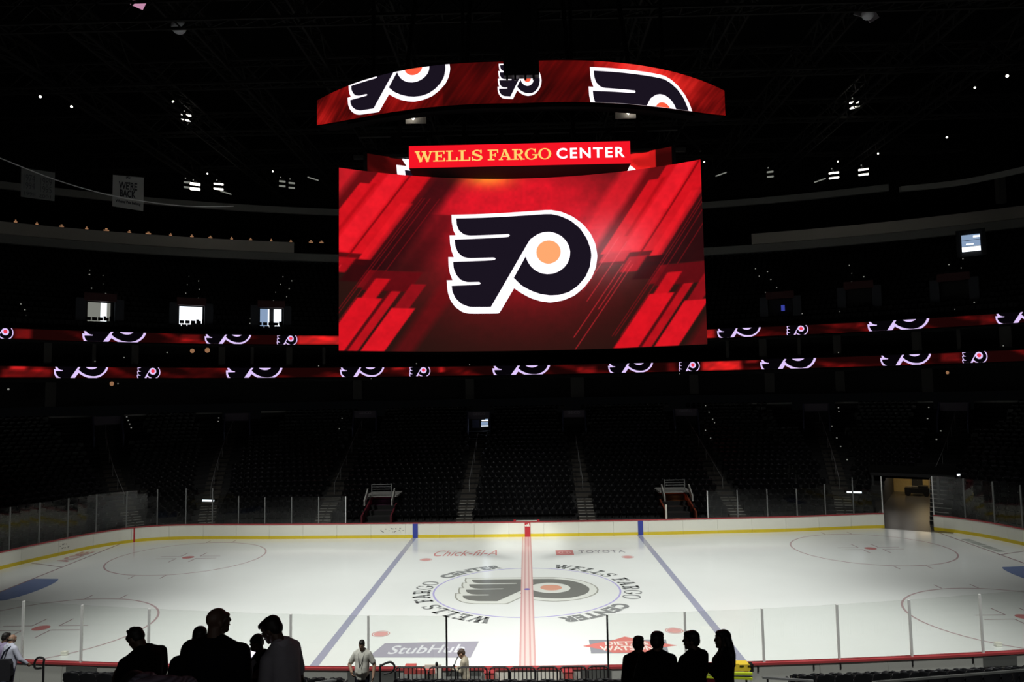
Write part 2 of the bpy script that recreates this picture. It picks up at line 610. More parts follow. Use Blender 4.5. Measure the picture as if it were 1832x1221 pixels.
def sans(txt, bold=0.0, shear=0.0, space=1.0):
    key = (txt, bold, shear, space)
    if key in _fc:
        return _fc[key]
    c = bpy.data.curves.new('t', 'FONT')
    c.body = txt
    c.offset = bold
    c.shear = shear
    c.space_character = space
    c.resolution_u = 4
    o = bpy.data.objects.new('t', c)
    COL.objects.link(o)
    dg = bpy.context.evaluated_depsgraph_get()
    me = bpy.data.meshes.new_from_object(o.evaluated_get(dg))
    V = [tuple(v.co[:2]) for v in me.vertices]
    T = [[V[i] for i in p.vertices] for p in me.polygons]
    x0, x1 = min(v[0] for v in V), max(v[0] for v in V)
    y0, y1 = min(v[1] for v in V), max(v[1] for v in V)
    T = [[((x - x0) / (x1 - x0), (y - y0) / (y1 - y0)) for x, y in t] for t in T]
    bpy.data.objects.remove(o)
    bpy.data.meshes.remove(me)
    _fc[key] = T
    return T


def stroke(pts, wd):
    out = []
    for a, b in zip(pts, pts[1:]):
        a, b = Vector(a), Vector(b)
        d = (b - a).normalized()
        n = Vector((-d.y, d.x)) * wd / 2
        e = d * wd * 0.15
        out.append([tuple(a - e + n), tuple(a - e - n), tuple(b + e - n), tuple(b + e + n)])
    return out


def ring_glyph(cx, cy, rx, ry, tx, ty, a0, a1, n=22):
    out = []
    for k in range(n):
        p, q = math.radians(a0 + (a1 - a0) * k / n), math.radians(a0 + (a1 - a0) * (k + 1) / n)
        out.append([(cx + rx * math.cos(p), cy + ry * math.sin(p)), (cx + rx * math.cos(q), cy + ry * math.sin(q)),
                    (cx + (rx - tx) * math.cos(q), cy + (ry - ty) * math.sin(q)), (cx + (rx - tx) * math.cos(p), cy + (ry - ty) * math.sin(p))])
    return out


def slab_glyph(ch, T=0.20, t=0.10, s=0.10):
    """slab serif capitals, cap height 1; returns polygons and advance"""
    if ch == 'W':
        return (stroke([(.10, .95), (.38, .02)], T) + stroke([(.38, .02), (.62, .80)], t) + stroke([(.60, .95), (.88, .02)], T) + stroke([(.88, .02), (1.12, .95)], t)
                + [quad(-.06, .90, .30, 1), quad(.44, .90, .78, 1), quad(.98, .90, 1.26, 1)]), 1.26
    if ch == 'E':
        return [quad(0, 0, .86, s), quad(0, 1 - s, .84, 1), quad(.16, 0, .16 + T, 1), quad(.3, .46, .62, .46 + s), quad(.56, .34, .64, .68), quad(.76, 0, .86, .32), quad(.75, .70, .84, 1)], .92
    if ch == 'L':
        return [quad(0, 0, .84, s), quad(0, 1 - s, .52, 1), quad(.16, 0, .16 + T, 1), quad(.74, 0, .84, .36)], .90
    if ch == 'F':
        return [quad(0, 0, .54, s), quad(0, 1 - s, .84, 1), quad(.16, 0, .16 + T, 1), quad(.3, .44, .62, .44 + s), quad(.56, .32, .64, .66), quad(.75, .68, .84, 1)], .88
    if ch == 'A':
        return stroke([(.14, .05), (.46, .97)], t) + stroke([(.48, .97), (.84, .05)], T) + [quad(.24, .30, .72, .39), quad(-.02, 0, .32, s), quad(.62, 0, 1.04, s), quad(.34, .90, .60, 1)], 1.04
    if ch == 'R':
        return [quad(0, 0, .54, s), quad(0, 1 - s, .5, 1), quad(.16, 0, .16 + T, 1), quad(.3, .44, .56, .53), quad(.74, 0, 1.0, s)] + ring_glyph(.54, .725, .34, .275, .19, .09, -90, 90, 12) + stroke([(.52, .48), (.78, .03)], T), 1.0
    if ch in 'GO':
        if ch == 'O':
            return ring_glyph(.52, .5, .52, .53, .20, .09, 0, 360, 30), 1.06
        return ring_glyph(.52, .5, .52, .53, .20, .09, 45, 345, 26) + [quad(.60, .38, 1.06, .48), quad(.80, .10, .98, .42), quad(.80, .66, .89, 1.0)], 1.06
    if ch == 'S':
        return (ring_glyph(.42, .735, .36, .285, .17, .10, 30, 250, 16) + ring_glyph(.42, .275, .40, .295, .19, .10, -150, 70, 16) + stroke([(.14, .64), (.66, .40)], .20)
                + [quad(.66, .66, .76, 1.0), quad(.04, 0, .14, .36)]), .86
    return [], .45


def slab_text(txt, gap=0.06, *wts):
    out, x = [], 0.0
    for ch in txt:
        g, adv = slab_glyph(ch, *wts)
        out += [[(px + x, py) for px, py in p] for p in g]
        x += adv + gap
    return out, x - gap


# lettering round the centre circle, read clockwise, twice
for half in (0, 1):
    wl, wd = slab_text('WELLS FARGO', 0.12, .27, .17, .16)
    for word, p0, p1 in (('slab', 198, 291), ('sans', 301, 344)):
        if word == 'slab':
            polys = [[(x / wd, y) for x, y in p] for p in wl]
        else:
            polys = sans('CENTER', 0.06, 0, 1.12)

        def fn(x, y, p0=p0, p1=p1, half=half):
            a = math.radians(90 - (p0 + (p1 - p0) * x + 180 * half))
            r = 4.92 + 0.86 * y
            return Vector((r * math.cos(a), -0.72 + r * 0.98 * math.sin(a), 0.005))
        paint('ring_lettering', (136, 140, 140), polys, 0.005, fn=fn)


def box_fn(x0, y0, x1, y1, z=0.006):
    return lambda x, y: Vector((x0 + (x1 - x0) * x, y0 + (y1 - y0) * y, z))


paint('ice_lettering', (214, 138, 138), sans('Chick-fil-A', -0.002, 0.35), 0.006, 'thin red script on the far ice', box_fn(-5.85, 7.3, -1.85, 8.9))
paint('ice_badge', (206, 128, 128), [quad(1.85, 7.15, 2.95, 8.55)], 0.005, 'faded red badge on the far ice')
paint('ice_badge_mark', (230, 180, 178), annulus(2.4, 7.85, 0.36, 0.06, 0.42, n=30) + annulus(2.4, 7.95, 0.16, 0.05, 0.30, n=24), 0.006)
paint('ice_lettering', (160, 162, 168), sans('TOYOTA', 0.012, 0, 1.25), 0.006, 'thin grey capitals beside the red badge', box_fn(3.3, 7.65, 6.2, 8.45))
paint('ice_banner', (166, 164, 177), [[(-6.1, -10.05), (-5.75, -8.5), (-1.95, -8.4), (-2.15, -10.2)]], 0.005, 'grey violet slanted banner on the near ice')
paint('ice_lettering', (222, 224, 230), sans('StubHub', 0.012), 0.006, 'white letters on the violet banner', lambda x, y: Vector((-5.45 + 2.95 * x + 0.12 * y, -9.75 + 0.95 * y + 0.12 * x, 0.007)))
paint('ice_banner', (150, 152, 160), [[(2.45, -9.9), (2.5, -8.35), (5.6, -8.4), (5.4, -9.9)]], 0.004, 'grey panel behind the red diamond')
paint('ice_diamond', (218, 130, 124), [[(2.2, -9.08), (2.75, -8.75), (3.3, -8.55), (4.0, -8.0), (4.7, -8.55), (5.3, -8.8), (5.9, -9.1), (5.2, -9.35), (4.8, -9.85), (3.3, -9.85), (2.8, -9.4)]], 0.005, 'faded red diamond on the near ice')
paint('ice_lettering', (240, 228, 222), sans('DIETZ &', 0.03), 0.006, 'white upper line on the red diamond', box_fn(3.1, -9.0, 4.85, -8.6))
paint('ice_lettering', (240, 228, 222), sans('WATSON', 0.03), 0.006, 'white lower line on the red diamond', box_fn(2.85, -9.6, 4.95, -9.1))
for sx, col, txt in ((-1, (198, 154, 156), 'ACME'), (1, (164, 172, 168), '')):
    if txt:
        paint('ice_lettering', col, sans(txt, 0.05), 0.005, 'red capitals behind the left goal line', lambda x, y: Vector((-28.7 - 0.95 * y, 7.0 + 3.0 * x, 0.005)))
        paint('ice_badge', (228, 214, 214), disc2(-29.1, 8.4, 0.28), 0.006)
    else:
        paint('ice_banner', col, [quad(28.45, 6.5, 28.95, 7.2), quad(28.45, 7.3, 29.0, 8.3), quad(28.5, 8.4, 29.05, 9.6), quad(28.55, 9.7, 29.1, 10.4)], 0.005, 'grey green strip behind the right goal line')

# ------------------------------------------------------------------ rink boards
S_GAP0, S_GAP1 = FAR.s_at_px(1582, 0.5), FAR.s_at_px(1670, 0.5)
S_L, S_R = FAR.s_at_px(618, 1.1), FAR.s_at_px(1267, 1.1)
BH = 1.03


def board_run(name, label, cv, s0, s1, inward, glass, panel=2.44, near=False, off=None):
    """inward = +1 when the ice lies on the right of travel"""
    root = thing(name, label, 'rink boards', cv((s0 + s1) / 2))
    n = max(1, round((s1 - s0) / panel))
    L = (s1 - s0) / n
    for i in range(n):
        a, b = s0 + i * L + 0.006, s0 + (i + 1) * L - 0.006
        mb = MB()
        slab(mb, cv, a, b, 0.02, BH - 0.04, -0.0, 0.11, 0.62)
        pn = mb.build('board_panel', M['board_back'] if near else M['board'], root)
        mb = MB()
        if not near:
            slab(mb, cv, a, b, 0.0, 0.21, -0.014, -0.001, 0.62)
        else:
            slab(mb, cv, a, b, 0.0, 0.20, 0.111, 0.125, 0.62)
        mb.build('kick_plate', M['kick'] if not near else M['board_back'], pn)
    mb = MB()
    slab(mb, cv, s0, s1, BH - 0.04, BH + 0.03, -0.03, 0.15, 0.5)
    mb.build('cap_rail', M['cap'], root)
    for g0, g1, zf, step in glass:
        k = max(1, round((g1 - g0) / step))
        for i in range(k):
            a, b = g0 + (g1 - g0) * i / k, g0 + (g1 - g0) * (i + 1) / k
            mb = MB()
            slab(mb, cv, a + 0.03, b - 0.03, BH + 0.03, 0, 0.045, 0.060, 0.7, zf)
            mb.build('glass_pane', M['glass'], root)
        for i in range(k + 1):
            d = g0 + (g1 - g0) * i / k
            p, nn = cv(d), cv.normal(d)
            mb = MB()
            mb.box(p + nn * 0.055 + Vector((0, 0, (BH + 0.03 + zf(d)) / 2)), (0.06, 0.08, zf(d) - BH - 0.03), math.atan2(nn.y, nn.x) + PI / 2)
            end = i in (0, k) and abs(p.x) > 10 and not (p.x < -30 or p.x > 30.5)
            po = mb.build('glass_post', M['alu'] if end else M['steel'], root)
            if end:
                po['label'] = 'pale end post of the glass'
    return root


s_step0, s_step1 = FAR.s_at_px(392, 2), FAR.s_at_px(432, 2)


def zl(d):
    t = min(1, max(0, (d - s_step0) / (s_step1 - s_step0)))
    return 3.62 - t * 0.68


sr0, sr1 = FAR.s_at_px(1462, 2), FAR.s_at_px(1502, 2)


def zr(d):
    t = min(1, max(0, (d - sr0) / (sr1 - sr0)))
    return 2.98 + t * 0.68


farb = board_run('rink_boards', 'long white far rink boards with red cap, yellow kick strip and glass at both ends', FAR, 0.0, S_GAP0, 1,
                 [(0.2, S_L, zl, 2.0), (S_R, S_GAP0 - 0.05, zr, 2.2)])
rgt = board_run('rink_boards', 'short white corner boards right of the dark tunnel gap', FAR, S_GAP1, FAR.len, 1,
                [(S_GAP1 + 0.05, FAR.len - 0.3, lambda d: 3.75, 2.0)])
for u, mt, lb, wdt in ((743, 'blue', 'blue stripe at the left blue line', 0.36), (944, 'redp', 'red stripe at the centre line', 0.40), (1146, 'blue', 'blue stripe at the right blue line', 0.36)):
    d = FAR.s_at_px(u, 0.6)
    mb = MB()
    slab(mb, FAR, d - wdt / 2, d + wdt / 2, 0.0, BH - 0.03, -0.024, -0.016, 0.2)
    o = mb.build('line_stripe', M[mt], farb)
    o['label'] = lb
    if mt == 'redp':
        p = FAR(d)
        mb = MB()
        for k, h in ((-.11, .10), (0, .16), (.11, .22)):
            mb.flat([[(p.x + k - .055, .72), (p.x + k + .045, .72), (p.x + k + .045 - .06, .72 + h), (p.x + k - .10, .72 + h * .8)]], lambda x, z: Vector((x, p.y - .028, z)))
        o = mb.build('board_badge', M['board'], farb)
        o['label'] = 'small white three bar mark on the red stripe'
mb = MB()
d = FAR.s_at_px(240, 0.6)
slab(mb, FAR, d - .05, d + .05, 0.0, BH, -0.024, -0.016, 0.2)
mb.build('line_stripe', M['redp'], farb)['label'] = 'thin dark red seam stripe at the left corner'
rr = random.Random(3)
mb = MB()
for k in range(16):
    d = FAR.s_at_px(690 + rr.uniform(-22, 32), .4)
    z = rr.uniform(.40, .66)
    slab(mb, FAR, d, d + rr.uniform(.03, .12), z, z + rr.uniform(.015, .05), -0.006, -0.002, 0.1)
for k in range(8):
    d = FAR.s_at_px(113 + rr.uniform(-7, 8), .4)
    z = rr.uniform(.40, .68)
    slab(mb, FAR, d, d + rr.uniform(.04, .12), z, z + .04, -0.006, -0.002, 0.1)
mb.build('scuff_marks', M['black'], farb)['kind'] = 'stuff'

# near boards, seen from their stand side
S = lambda x: min(range(2001), key=lambda k: abs(NEAR(NEAR.len * k / 2000).x - x)) * NEAR.len / 2000


def zn(d):
    x = NEAR(d).x
    return 2.69 + 0.0012 * x * x


gx = [-20, -17.5, -15.27, -12.8, -10.3, -7.84, -5.21, -2.61]
gx2 = [2.64, 5.21, 7.79, 10.31, 12.78, 15.29, 17.8, 20]
nearb = thing('rink_boards', 'near rink boards seen from behind with red cap and tall glass panes', 'rink boards', (0, -14, 0))
pan = [-20, -17.5, -15.9, -12.8, -10.3, -7.84, -5.21, -2.61, -1.35, 1.45, 2.64, 5.21, 7.3, 9.6, 11.9, 14.9, 16.7, 20]
for a, b in zip(pan, pan[1:]):
    mb = MB()
    slab(mb, NEAR, S(a) + .006, S(b) - .006, 0.02, BH - .04, -0.11, 0.0, .6)
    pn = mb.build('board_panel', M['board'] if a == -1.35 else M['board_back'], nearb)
for x0, x1, z0, z1 in ((-15.75, -14.6, .62, .98), (-5.9, -4.2, .55, .97), (15.2, 16.4, .62, .98), (-2.6, -1.5, .5, .97), (1.75, 2.75, .5, .97)):
    mb = MB()
    slab(mb, NEAR, S(x0), S(x1), z0, z1, -.135, -.112, .6)
    mb.build('hatch_panel', M['board_dark'], nearb)['label'] = 'dark grey inset hatch panel'
mb = MB()
slab(mb, NEAR, S(-20), S(20), BH - .04, BH + .03, -.16, .04, .5)
mb.build('cap_rail', M['cap'], nearb)
for x in (7.55, 9.4, 10.3, 12.75, 14.85):
    mb = MB()
    p = NEAR(S(x))
    mb.box((x, p.y - .13, .86), (.05, .03, .17))
    mb.build('latch', M['black'], nearb)
for G in (gx, gx2):
    for i, x in enumerate(G):
        d = S(x)
        p = NEAR(d)
        dark = x in (-2.61, 2.64)
        mb = MB()
        z0 = 0.05 if dark else BH + .03
        mb.box((p.x, p.y - (.17 if dark else .055), (z0 + zn(d)) / 2), (.065 if not dark else .055, .07, zn(d) - z0))
        o = mb.build('glass_post', M['black'] if dark else M['alu'], nearb)
        if dark:
            o['label'] = 'black glass post beside the open bench gap'
        if i + 1 < len(G):
            mb = MB()
            slab(mb, NEAR, d + .04, S(G[i + 1]) - .04, BH + .03, 0, -.062, -.047, .7, zn)
            mb.build('glass_pane', M['glass'], nearb)

# ------------------------------------------------------------------ far lower bowl
NROW = 25


def base_pt(s):
    """offset 3 m outside a rounded rink outline; s = signed arc length from the middle of the far side"""
    a = abs(s)
    R, st = 11.8, 21.5
    if a < st:
        p = (a, 16.6)
    elif a < st + R * PI / 2:
        t = (a - st) / R
        p = (st + R * math.sin(t), 4.8 + R * math.cos(t))
    else:
        p = (st + R, 4.8 - (a - st - R * PI / 2))
    return Vector((math.copysign(p[0], s), p[1], 0))


def top_pt(s):
    a = abs(s)
    ph0 = math.asin(22.8 / 53)
    if a < 21.5:
        ph = math.asin(a * 22.8 / 21.5 / 53)
    elif a < 40.04:
        ph = ph0 + (PI / 2 - ph0) * (a - 21.5) / 18.54
    else:
        ph = PI / 2 + (a - 40.04) / 60
    return Vector((math.copysign(53 * math.sin(ph), s), 38.2 * math.cos(ph), 0))


def bowl(s, k):
    w_ = k / (NROW - 1)
    p = base_pt(s).lerp(top_pt(s), w_)
    p.z = 0.5 + 0.312 * k
    return p


def bowl_out(s, k):
    t = bowl(s + .2, k) - bowl(s - .2, k)
    t.z = 0
    t.normalize()
    return Vector((-t.y, t.x, 0))


SS = [-47 + 94 * i / 120 for i in range(121)]
mb = MB()
cut_u = (1569, 1648)


def in_tunnel(p):
    """corridor of the dark vehicle tunnel behind the gap in the boards"""
    a, b = Vector((27.1, 14.0, 0)), Vector((37.5, 31, 0))
    d = (b - a).normalized()
    q = Vector((p[0], p[1], 0)) - a
    return -1 < q.dot(d) < 14.2 and abs(q.cross(d).z) < 2.5


for k in range(NROW):
    for i in range(120):
        a, b = SS[i], SS[i + 1]
        p0, p1 = bowl(a, k), bowl(b, k)
        if in_tunnel((p0 + p1) / 2) and k < 9:
            continue
        q0, q1 = (bowl(a, k + 1), bowl(b, k + 1)) if k < NROW - 1 else (p0 + bowl_out(a, k) * 2, p1 + bowl_out(b, k) * 2)
        q0, q1 = Vector((q0.x, q0.y, p0.z)), Vector((q1.x, q1.y, p1.z))
        zb = p0.z - (0.312 if k else 0.5)
        mb.add([p0, p1, q1, q0], [(0, 1, 2, 3)])
        mb.add([Vector((p0.x, p0.y, zb)), Vector((p1.x, p1.y, zb)), p1, p0], [(0, 1, 2, 3)])
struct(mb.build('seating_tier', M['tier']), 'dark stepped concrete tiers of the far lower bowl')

# sample grid so that features seen in the bowl find their row
GRID = []
for k in range(NROW):
    for i in range(0, 941):
        s = -47 + 0.1 * i
        p = bowl(s, k)
        u, v = pixel(p)
        GRID.append((u, v, s, k))
GRID = np.array(GRID)


def hit_bowl(u, v):
    j = int(np.argmin((GRID[:, 0] - u) ** 2 + (GRID[:, 1] - v) ** 2))
    return GRID[j, 2], int(GRID[j, 3])


AISLE_PX = [(212, 905, 190, 765), (375, 862, 425, 752), (596, 888, 650, 762), (833, 915, 857, 787), (1050, 915, 1029, 787), (1300, 880, 1222, 752), (1500, 852, 1460, 740), (1690, 845, 1712, 735)]
AISLES = []
for ua, va, ub, vb in AISLE_PX:
    s0 = hit_bowl(ua, va)[0]
    s1, k1 = hit_bowl(ub, vb)
    AISLES.append((s0, s1, k1))
PORT_PX = [(181, 770), (430, 765), (652, 782), (856, 785), (1028, 785), (1230, 780), (1461, 768), (1708, 765)]
PORTS = []
for u, v in PORT_PX:
    s, k = hit_bowl(u, v)
    PORTS.append((s, min(k, 18)))
LOWP = []
for u in (683, 1210):
    LOWP.append(hit_bowl(u, 905)[0])


def aisle_s(a, k):
    return a[0] + (a[1] - a[0]) * min(1.0, k / max(1, a[2]))


def seat_ok(s, k):
    for a in AISLES:
        if abs(s - aisle_s(a, k)) < 0.78:
            return False
    for ps, pk in PORTS:
        if pk - 1 < k < pk + 7 and abs(s - ps) < 1.35:
            return False
    for ls in LOWP:
        if k < 5 and abs(s - ls) < 1.15:
            return False
    p = bowl(s, k)
    if in_tunnel(p) and k < 9:
        return False
    return True


def seat_shape(mb, T, d, full=True):
    """tip-up arena seat; T maps (x right, y forward, z) to world"""
    def P(x, y, z):
        return T @ Vector((x, y, z))
    rows = []
    nx = 6 if full else 4
    prof = ((.42, -.12, .205), (.60, -.155, .232), (.74, -.19, .235), (.815, -.21, .215), (.855, -.222, .165), (.870, -.226, .09)) if full else ((.42, -.12, .2), (.74, -.19, .215), (.86, -.225, .09))
    fr, bk = [], []
    for z, y, hw in prof:
        fr.append([P(-hw + 2 * hw * i / nx, y - .05 * (1 - (2 * i / nx - 1) ** 2), z) for i in range(nx + 1)])
        bk.append([P(-hw + 2 * hw * i / nx, y - .045 - .05 * (1 - (2 * i / nx - 1) ** 2), z + .005) for i in range(nx + 1)])
    vs = [p for r in fr for p in r] + [p for r in bk for p in r]
    W = nx + 1
    H = len(prof)
    fs = []
    for j in range(H - 1):
        for i in range(nx):
            q = (j * W + i, j * W + i + 1, (j + 1) * W + i + 1, (j + 1) * W + i)
            fs.append(q)
            fs.append(tuple(W * H + x for x in reversed(q)))
    rim = [j * W for j in range(H)] + [(H - 1) * W + i for i in range(1, W)] + [j * W + W - 1 for j in range(H - 2, -1, -1)] + list(range(W - 2, 0, -1))
    for i in range(len(rim)):
        a, b = rim[i], rim[(i + 1) % len(rim)]
        fs.append((a, b, b + W * H, a + W * H))
    d['backrest'].add(vs, fs)
    # pan tipped up
    pan = [(-.2, -.06, .40), (.2, -.06, .40), (.2, .0, .80 - .06), (-.2, .0, .80 - .06), (-.2, -.13, .40), (.2, -.13, .40), (.2, -.06, .76), (-.2, -.06, .76)]
    d['seat_pan'].add([P(*p) for p in pan], [(0, 1, 2, 3), (7, 6, 5, 4), (0, 4, 5, 1), (1, 5, 6, 2), (2, 6, 7, 3), (3, 7, 4, 0)])
    for sx in ((-1, 1) if full else (1,)):
        x = sx * .234
        arm = [(x - .025, -.2, .60), (x + .025, -.2, .60), (x + .025, .16, .62), (x - .025, .16, .62), (x - .025, -.2, .64), (x + .025, -.2, .64), (x + .025, .16, .65), (x - .025, .16, .65)]
        d['armrest'].add([P(*p) for p in arm], [(3, 2, 1, 0), (4, 5, 6, 7), (0, 1, 5, 4), (1, 2, 6, 5), (2, 3, 7, 6), (3, 0, 4, 7)])
        leg = [(x - .02, -.12, 0), (x + .02, -.12, 0), (x + .02, -.04, 0), (x - .02, -.04, 0), (x - .02, -.16, .61), (x + .02, -.16, .61), (x + .02, -.02, .61), (x - .02, -.02, .61)]
        d['support'].add([P(*p) for p in leg], [(3, 2, 1, 0), (4, 5, 6, 7), (0, 1, 5, 4), (1, 2, 6, 5), (2, 3, 7, 6), (3, 0, 4, 7)])


one = MB()
seat_shape(one, Matrix.Identity(4), {k: one for k in ('backrest', 'seat_pan', 'armrest', 'support')}, False)
FAR_SEAT = one.mesh('arena_seat', M['seat_far'])
cand = []
for k in range(NROW):
    s = -46
    while s < 46:
        if seat_ok(s, k):
            p = bowl(s, k) + bowl_out(s, k) * 0.55
            u, v = pixel(p)
            if -60 < u < 1890:
                cand.append((k, s, p, u))
        s += 0.54 / max(0.9, (bowl(s + .05, k) - bowl(s - .05, k)).length / 0.1)
front = [c for c in cand if c[0] <= 1 and 640 < c[3] < 1262]
rest = [c for c in cand if not (c[0] <= 1 and 640 < c[3] < 1262)]
SECT = [('between the left tunnel and the left aisle', lambda u: u < 833), ('between the two middle aisles', lambda u: u < 1050), ('between the right aisle and the right tunnel', lambda u: True)]
ORD = ['first', 'second', 'third', 'fourth', 'fifth', 'sixth', 'seventh', 'eighth', 'ninth', 'tenth', 'eleventh', 'twelfth', 'thirteenth', 'fourteenth', 'fifteenth', 'sixteenth', 'seventeenth', 'eighteenth', 'nineteenth', 'twentieth']
count = {}
for k, s, p, u in front:
    n = bowl_out(s, k)
    o = bpy.data.objects.new('arena_seat', FAR_SEAT)
    COL.objects.link(o)
    o.location = p
    o.rotation_euler = (0, 0, math.atan2(n.y, n.x) + PI / 2)
    sec = next(t for t, f in SECT if f(u))
    c_ = count[(k, sec)] = count.get((k, sec), -1) + 1
    tag(o, 'far black seat, %s from left, %s row %s' % (ORD[min(c_, 19)], ('front', 'second')[k], sec), 'seat', 'far %s row seats %s' % (('front', 'second')[k], sec))
mb = MB()
for k, s, p, u in rest:
    n = bowl_out(s, k)
    T = Matrix.Translation(p) @ Matrix.Rotation(math.atan2(n.y, n.x) + PI / 2, 4, 'Z')
    seat_shape(mb, T, {q: mb for q in ('backrest', 'seat_pan', 'armrest', 'support')}, False)
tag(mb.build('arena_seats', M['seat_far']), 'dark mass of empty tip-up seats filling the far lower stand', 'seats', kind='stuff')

# stairs
st_mesh = MB()
st_mesh.box((0, 0, -.11), (1.25, .46, .22), mi=0)
st_mesh.box((-.33, -.2, .004), (.52, .07, .012), mi=1)
st_mesh.box((.33, -.2, .004), (.52, .07, .012), mi=1)
STEP = st_mesh.mesh('step', [M['step'], M['nose']])
st2 = MB()
st2.box((0, 0, -.11), (1.25, .46, .22), mi=0)
st2.box((0, -.21, .002), (1.2, .04, .008), mi=1)
STEP2 = st2.mesh('step', [M['step'], M['step']])
NAMES = ['leftmost, behind the left corner glass', 'second from left, above the left glass end', 'third from left, beside the left players tunnel', 'below the daylit doorway', 'below the dark doorway right of centre', 'right of the right players tunnel', 'left of the dark vehicle tunnel', 'right of the dark vehicle tunnel']
for a, nm in zip(AISLES, NAMES):
    base = bowl(aisle_s(a, 0), 0)
    root = thing('aisle_stairs', 'narrow concrete aisle stairs in the far stand, ' + nm, 'stairs', base)
    for k in range(0, a[2]):
        for h in (0, 1):
            s = aisle_s(a, k + h * .5)
            p = bowl(s, k)
            n = bowl_out(s, k)
            q = p + n * (0.25 + h * .44) + Vector((0, 0, .03 + h * .15))
            if in_tunnel(q):
                continue
            child(STEP if k < 4 else STEP2, 'step', root, q - base, math.atan2(n.y, n.x) - PI / 2)
    mb = MB()
    pts = []
    for k in range(5, a[2]):
        s = aisle_s(a, k)
        pts.append(bowl(s, k) + bowl_out(s, k) * .4 + Vector((0, 0, .9)))
    mb.tube(pts, .025, 6)
    for p in pts[::3]:
        mb.bar(p - Vector((0, 0, .9)), p, .04)
    mb.build('handrail', M['steel'], root)

# bench in front of the first row, and the two players tunnels
b0, b1 = FAR.s_at_px(682, .7), FAR.s_at_px(1204, .7)
root = thing('players_bench', 'long grey players bench behind the middle of the far boards', 'bench', FAR((b0 + b1) / 2))
mb = MB()
slab(mb, FAR, b0, b1, .42, .48, 1.9, 2.3, 1.0)
mb.build('bench_seat', M['fascia'], root)
mb = MB()
slab(mb, FAR, b0, b1, 0.0, .55, 2.35, 2.42, 1.0)
mb.build('bench_back', M['board_back'], root)
mb = MB()
slab(mb, FAR, b0, b1, 0.0, .08, .3, 1.8, 1.0)
mb.build('foot_board', M['cap'], root)
mb = MB()
p = FAR(b1) + Vector((0, 2.4, 0))
mb.box((p.x, p.y, .85), (.14, .10, 1.7))
mb.build('end_post', M['board'], root)['label'] = 'white end post'
for k in range(9):
    d = b0 + (b1 - b0) * (k + .5) / 9
    p = FAR(d)
    mb = MB()
    mb.box((p.x, p.y + 2.1, .21), (.08, .3, .42))
    mb.build('leg', M['steel'], root)
root = thing('bench_gate', 'red and white padded gate at the middle of the far players bench', 'gate', FAR(FAR.s_at_px(942, .8)))
p = WL[root.name]
mb = MB()
mb.box((p.x, p.y + .75, .93), (1.5, .5, .08))
mb.build('ledge', M['board'], root)
for sx in (-1, 1):
    mb = MB()
    mb.box((p.x + sx * .85, p.y + .7, .8), (.16, .9, .4))
    mb.build('padded_post', M['redp'], root)
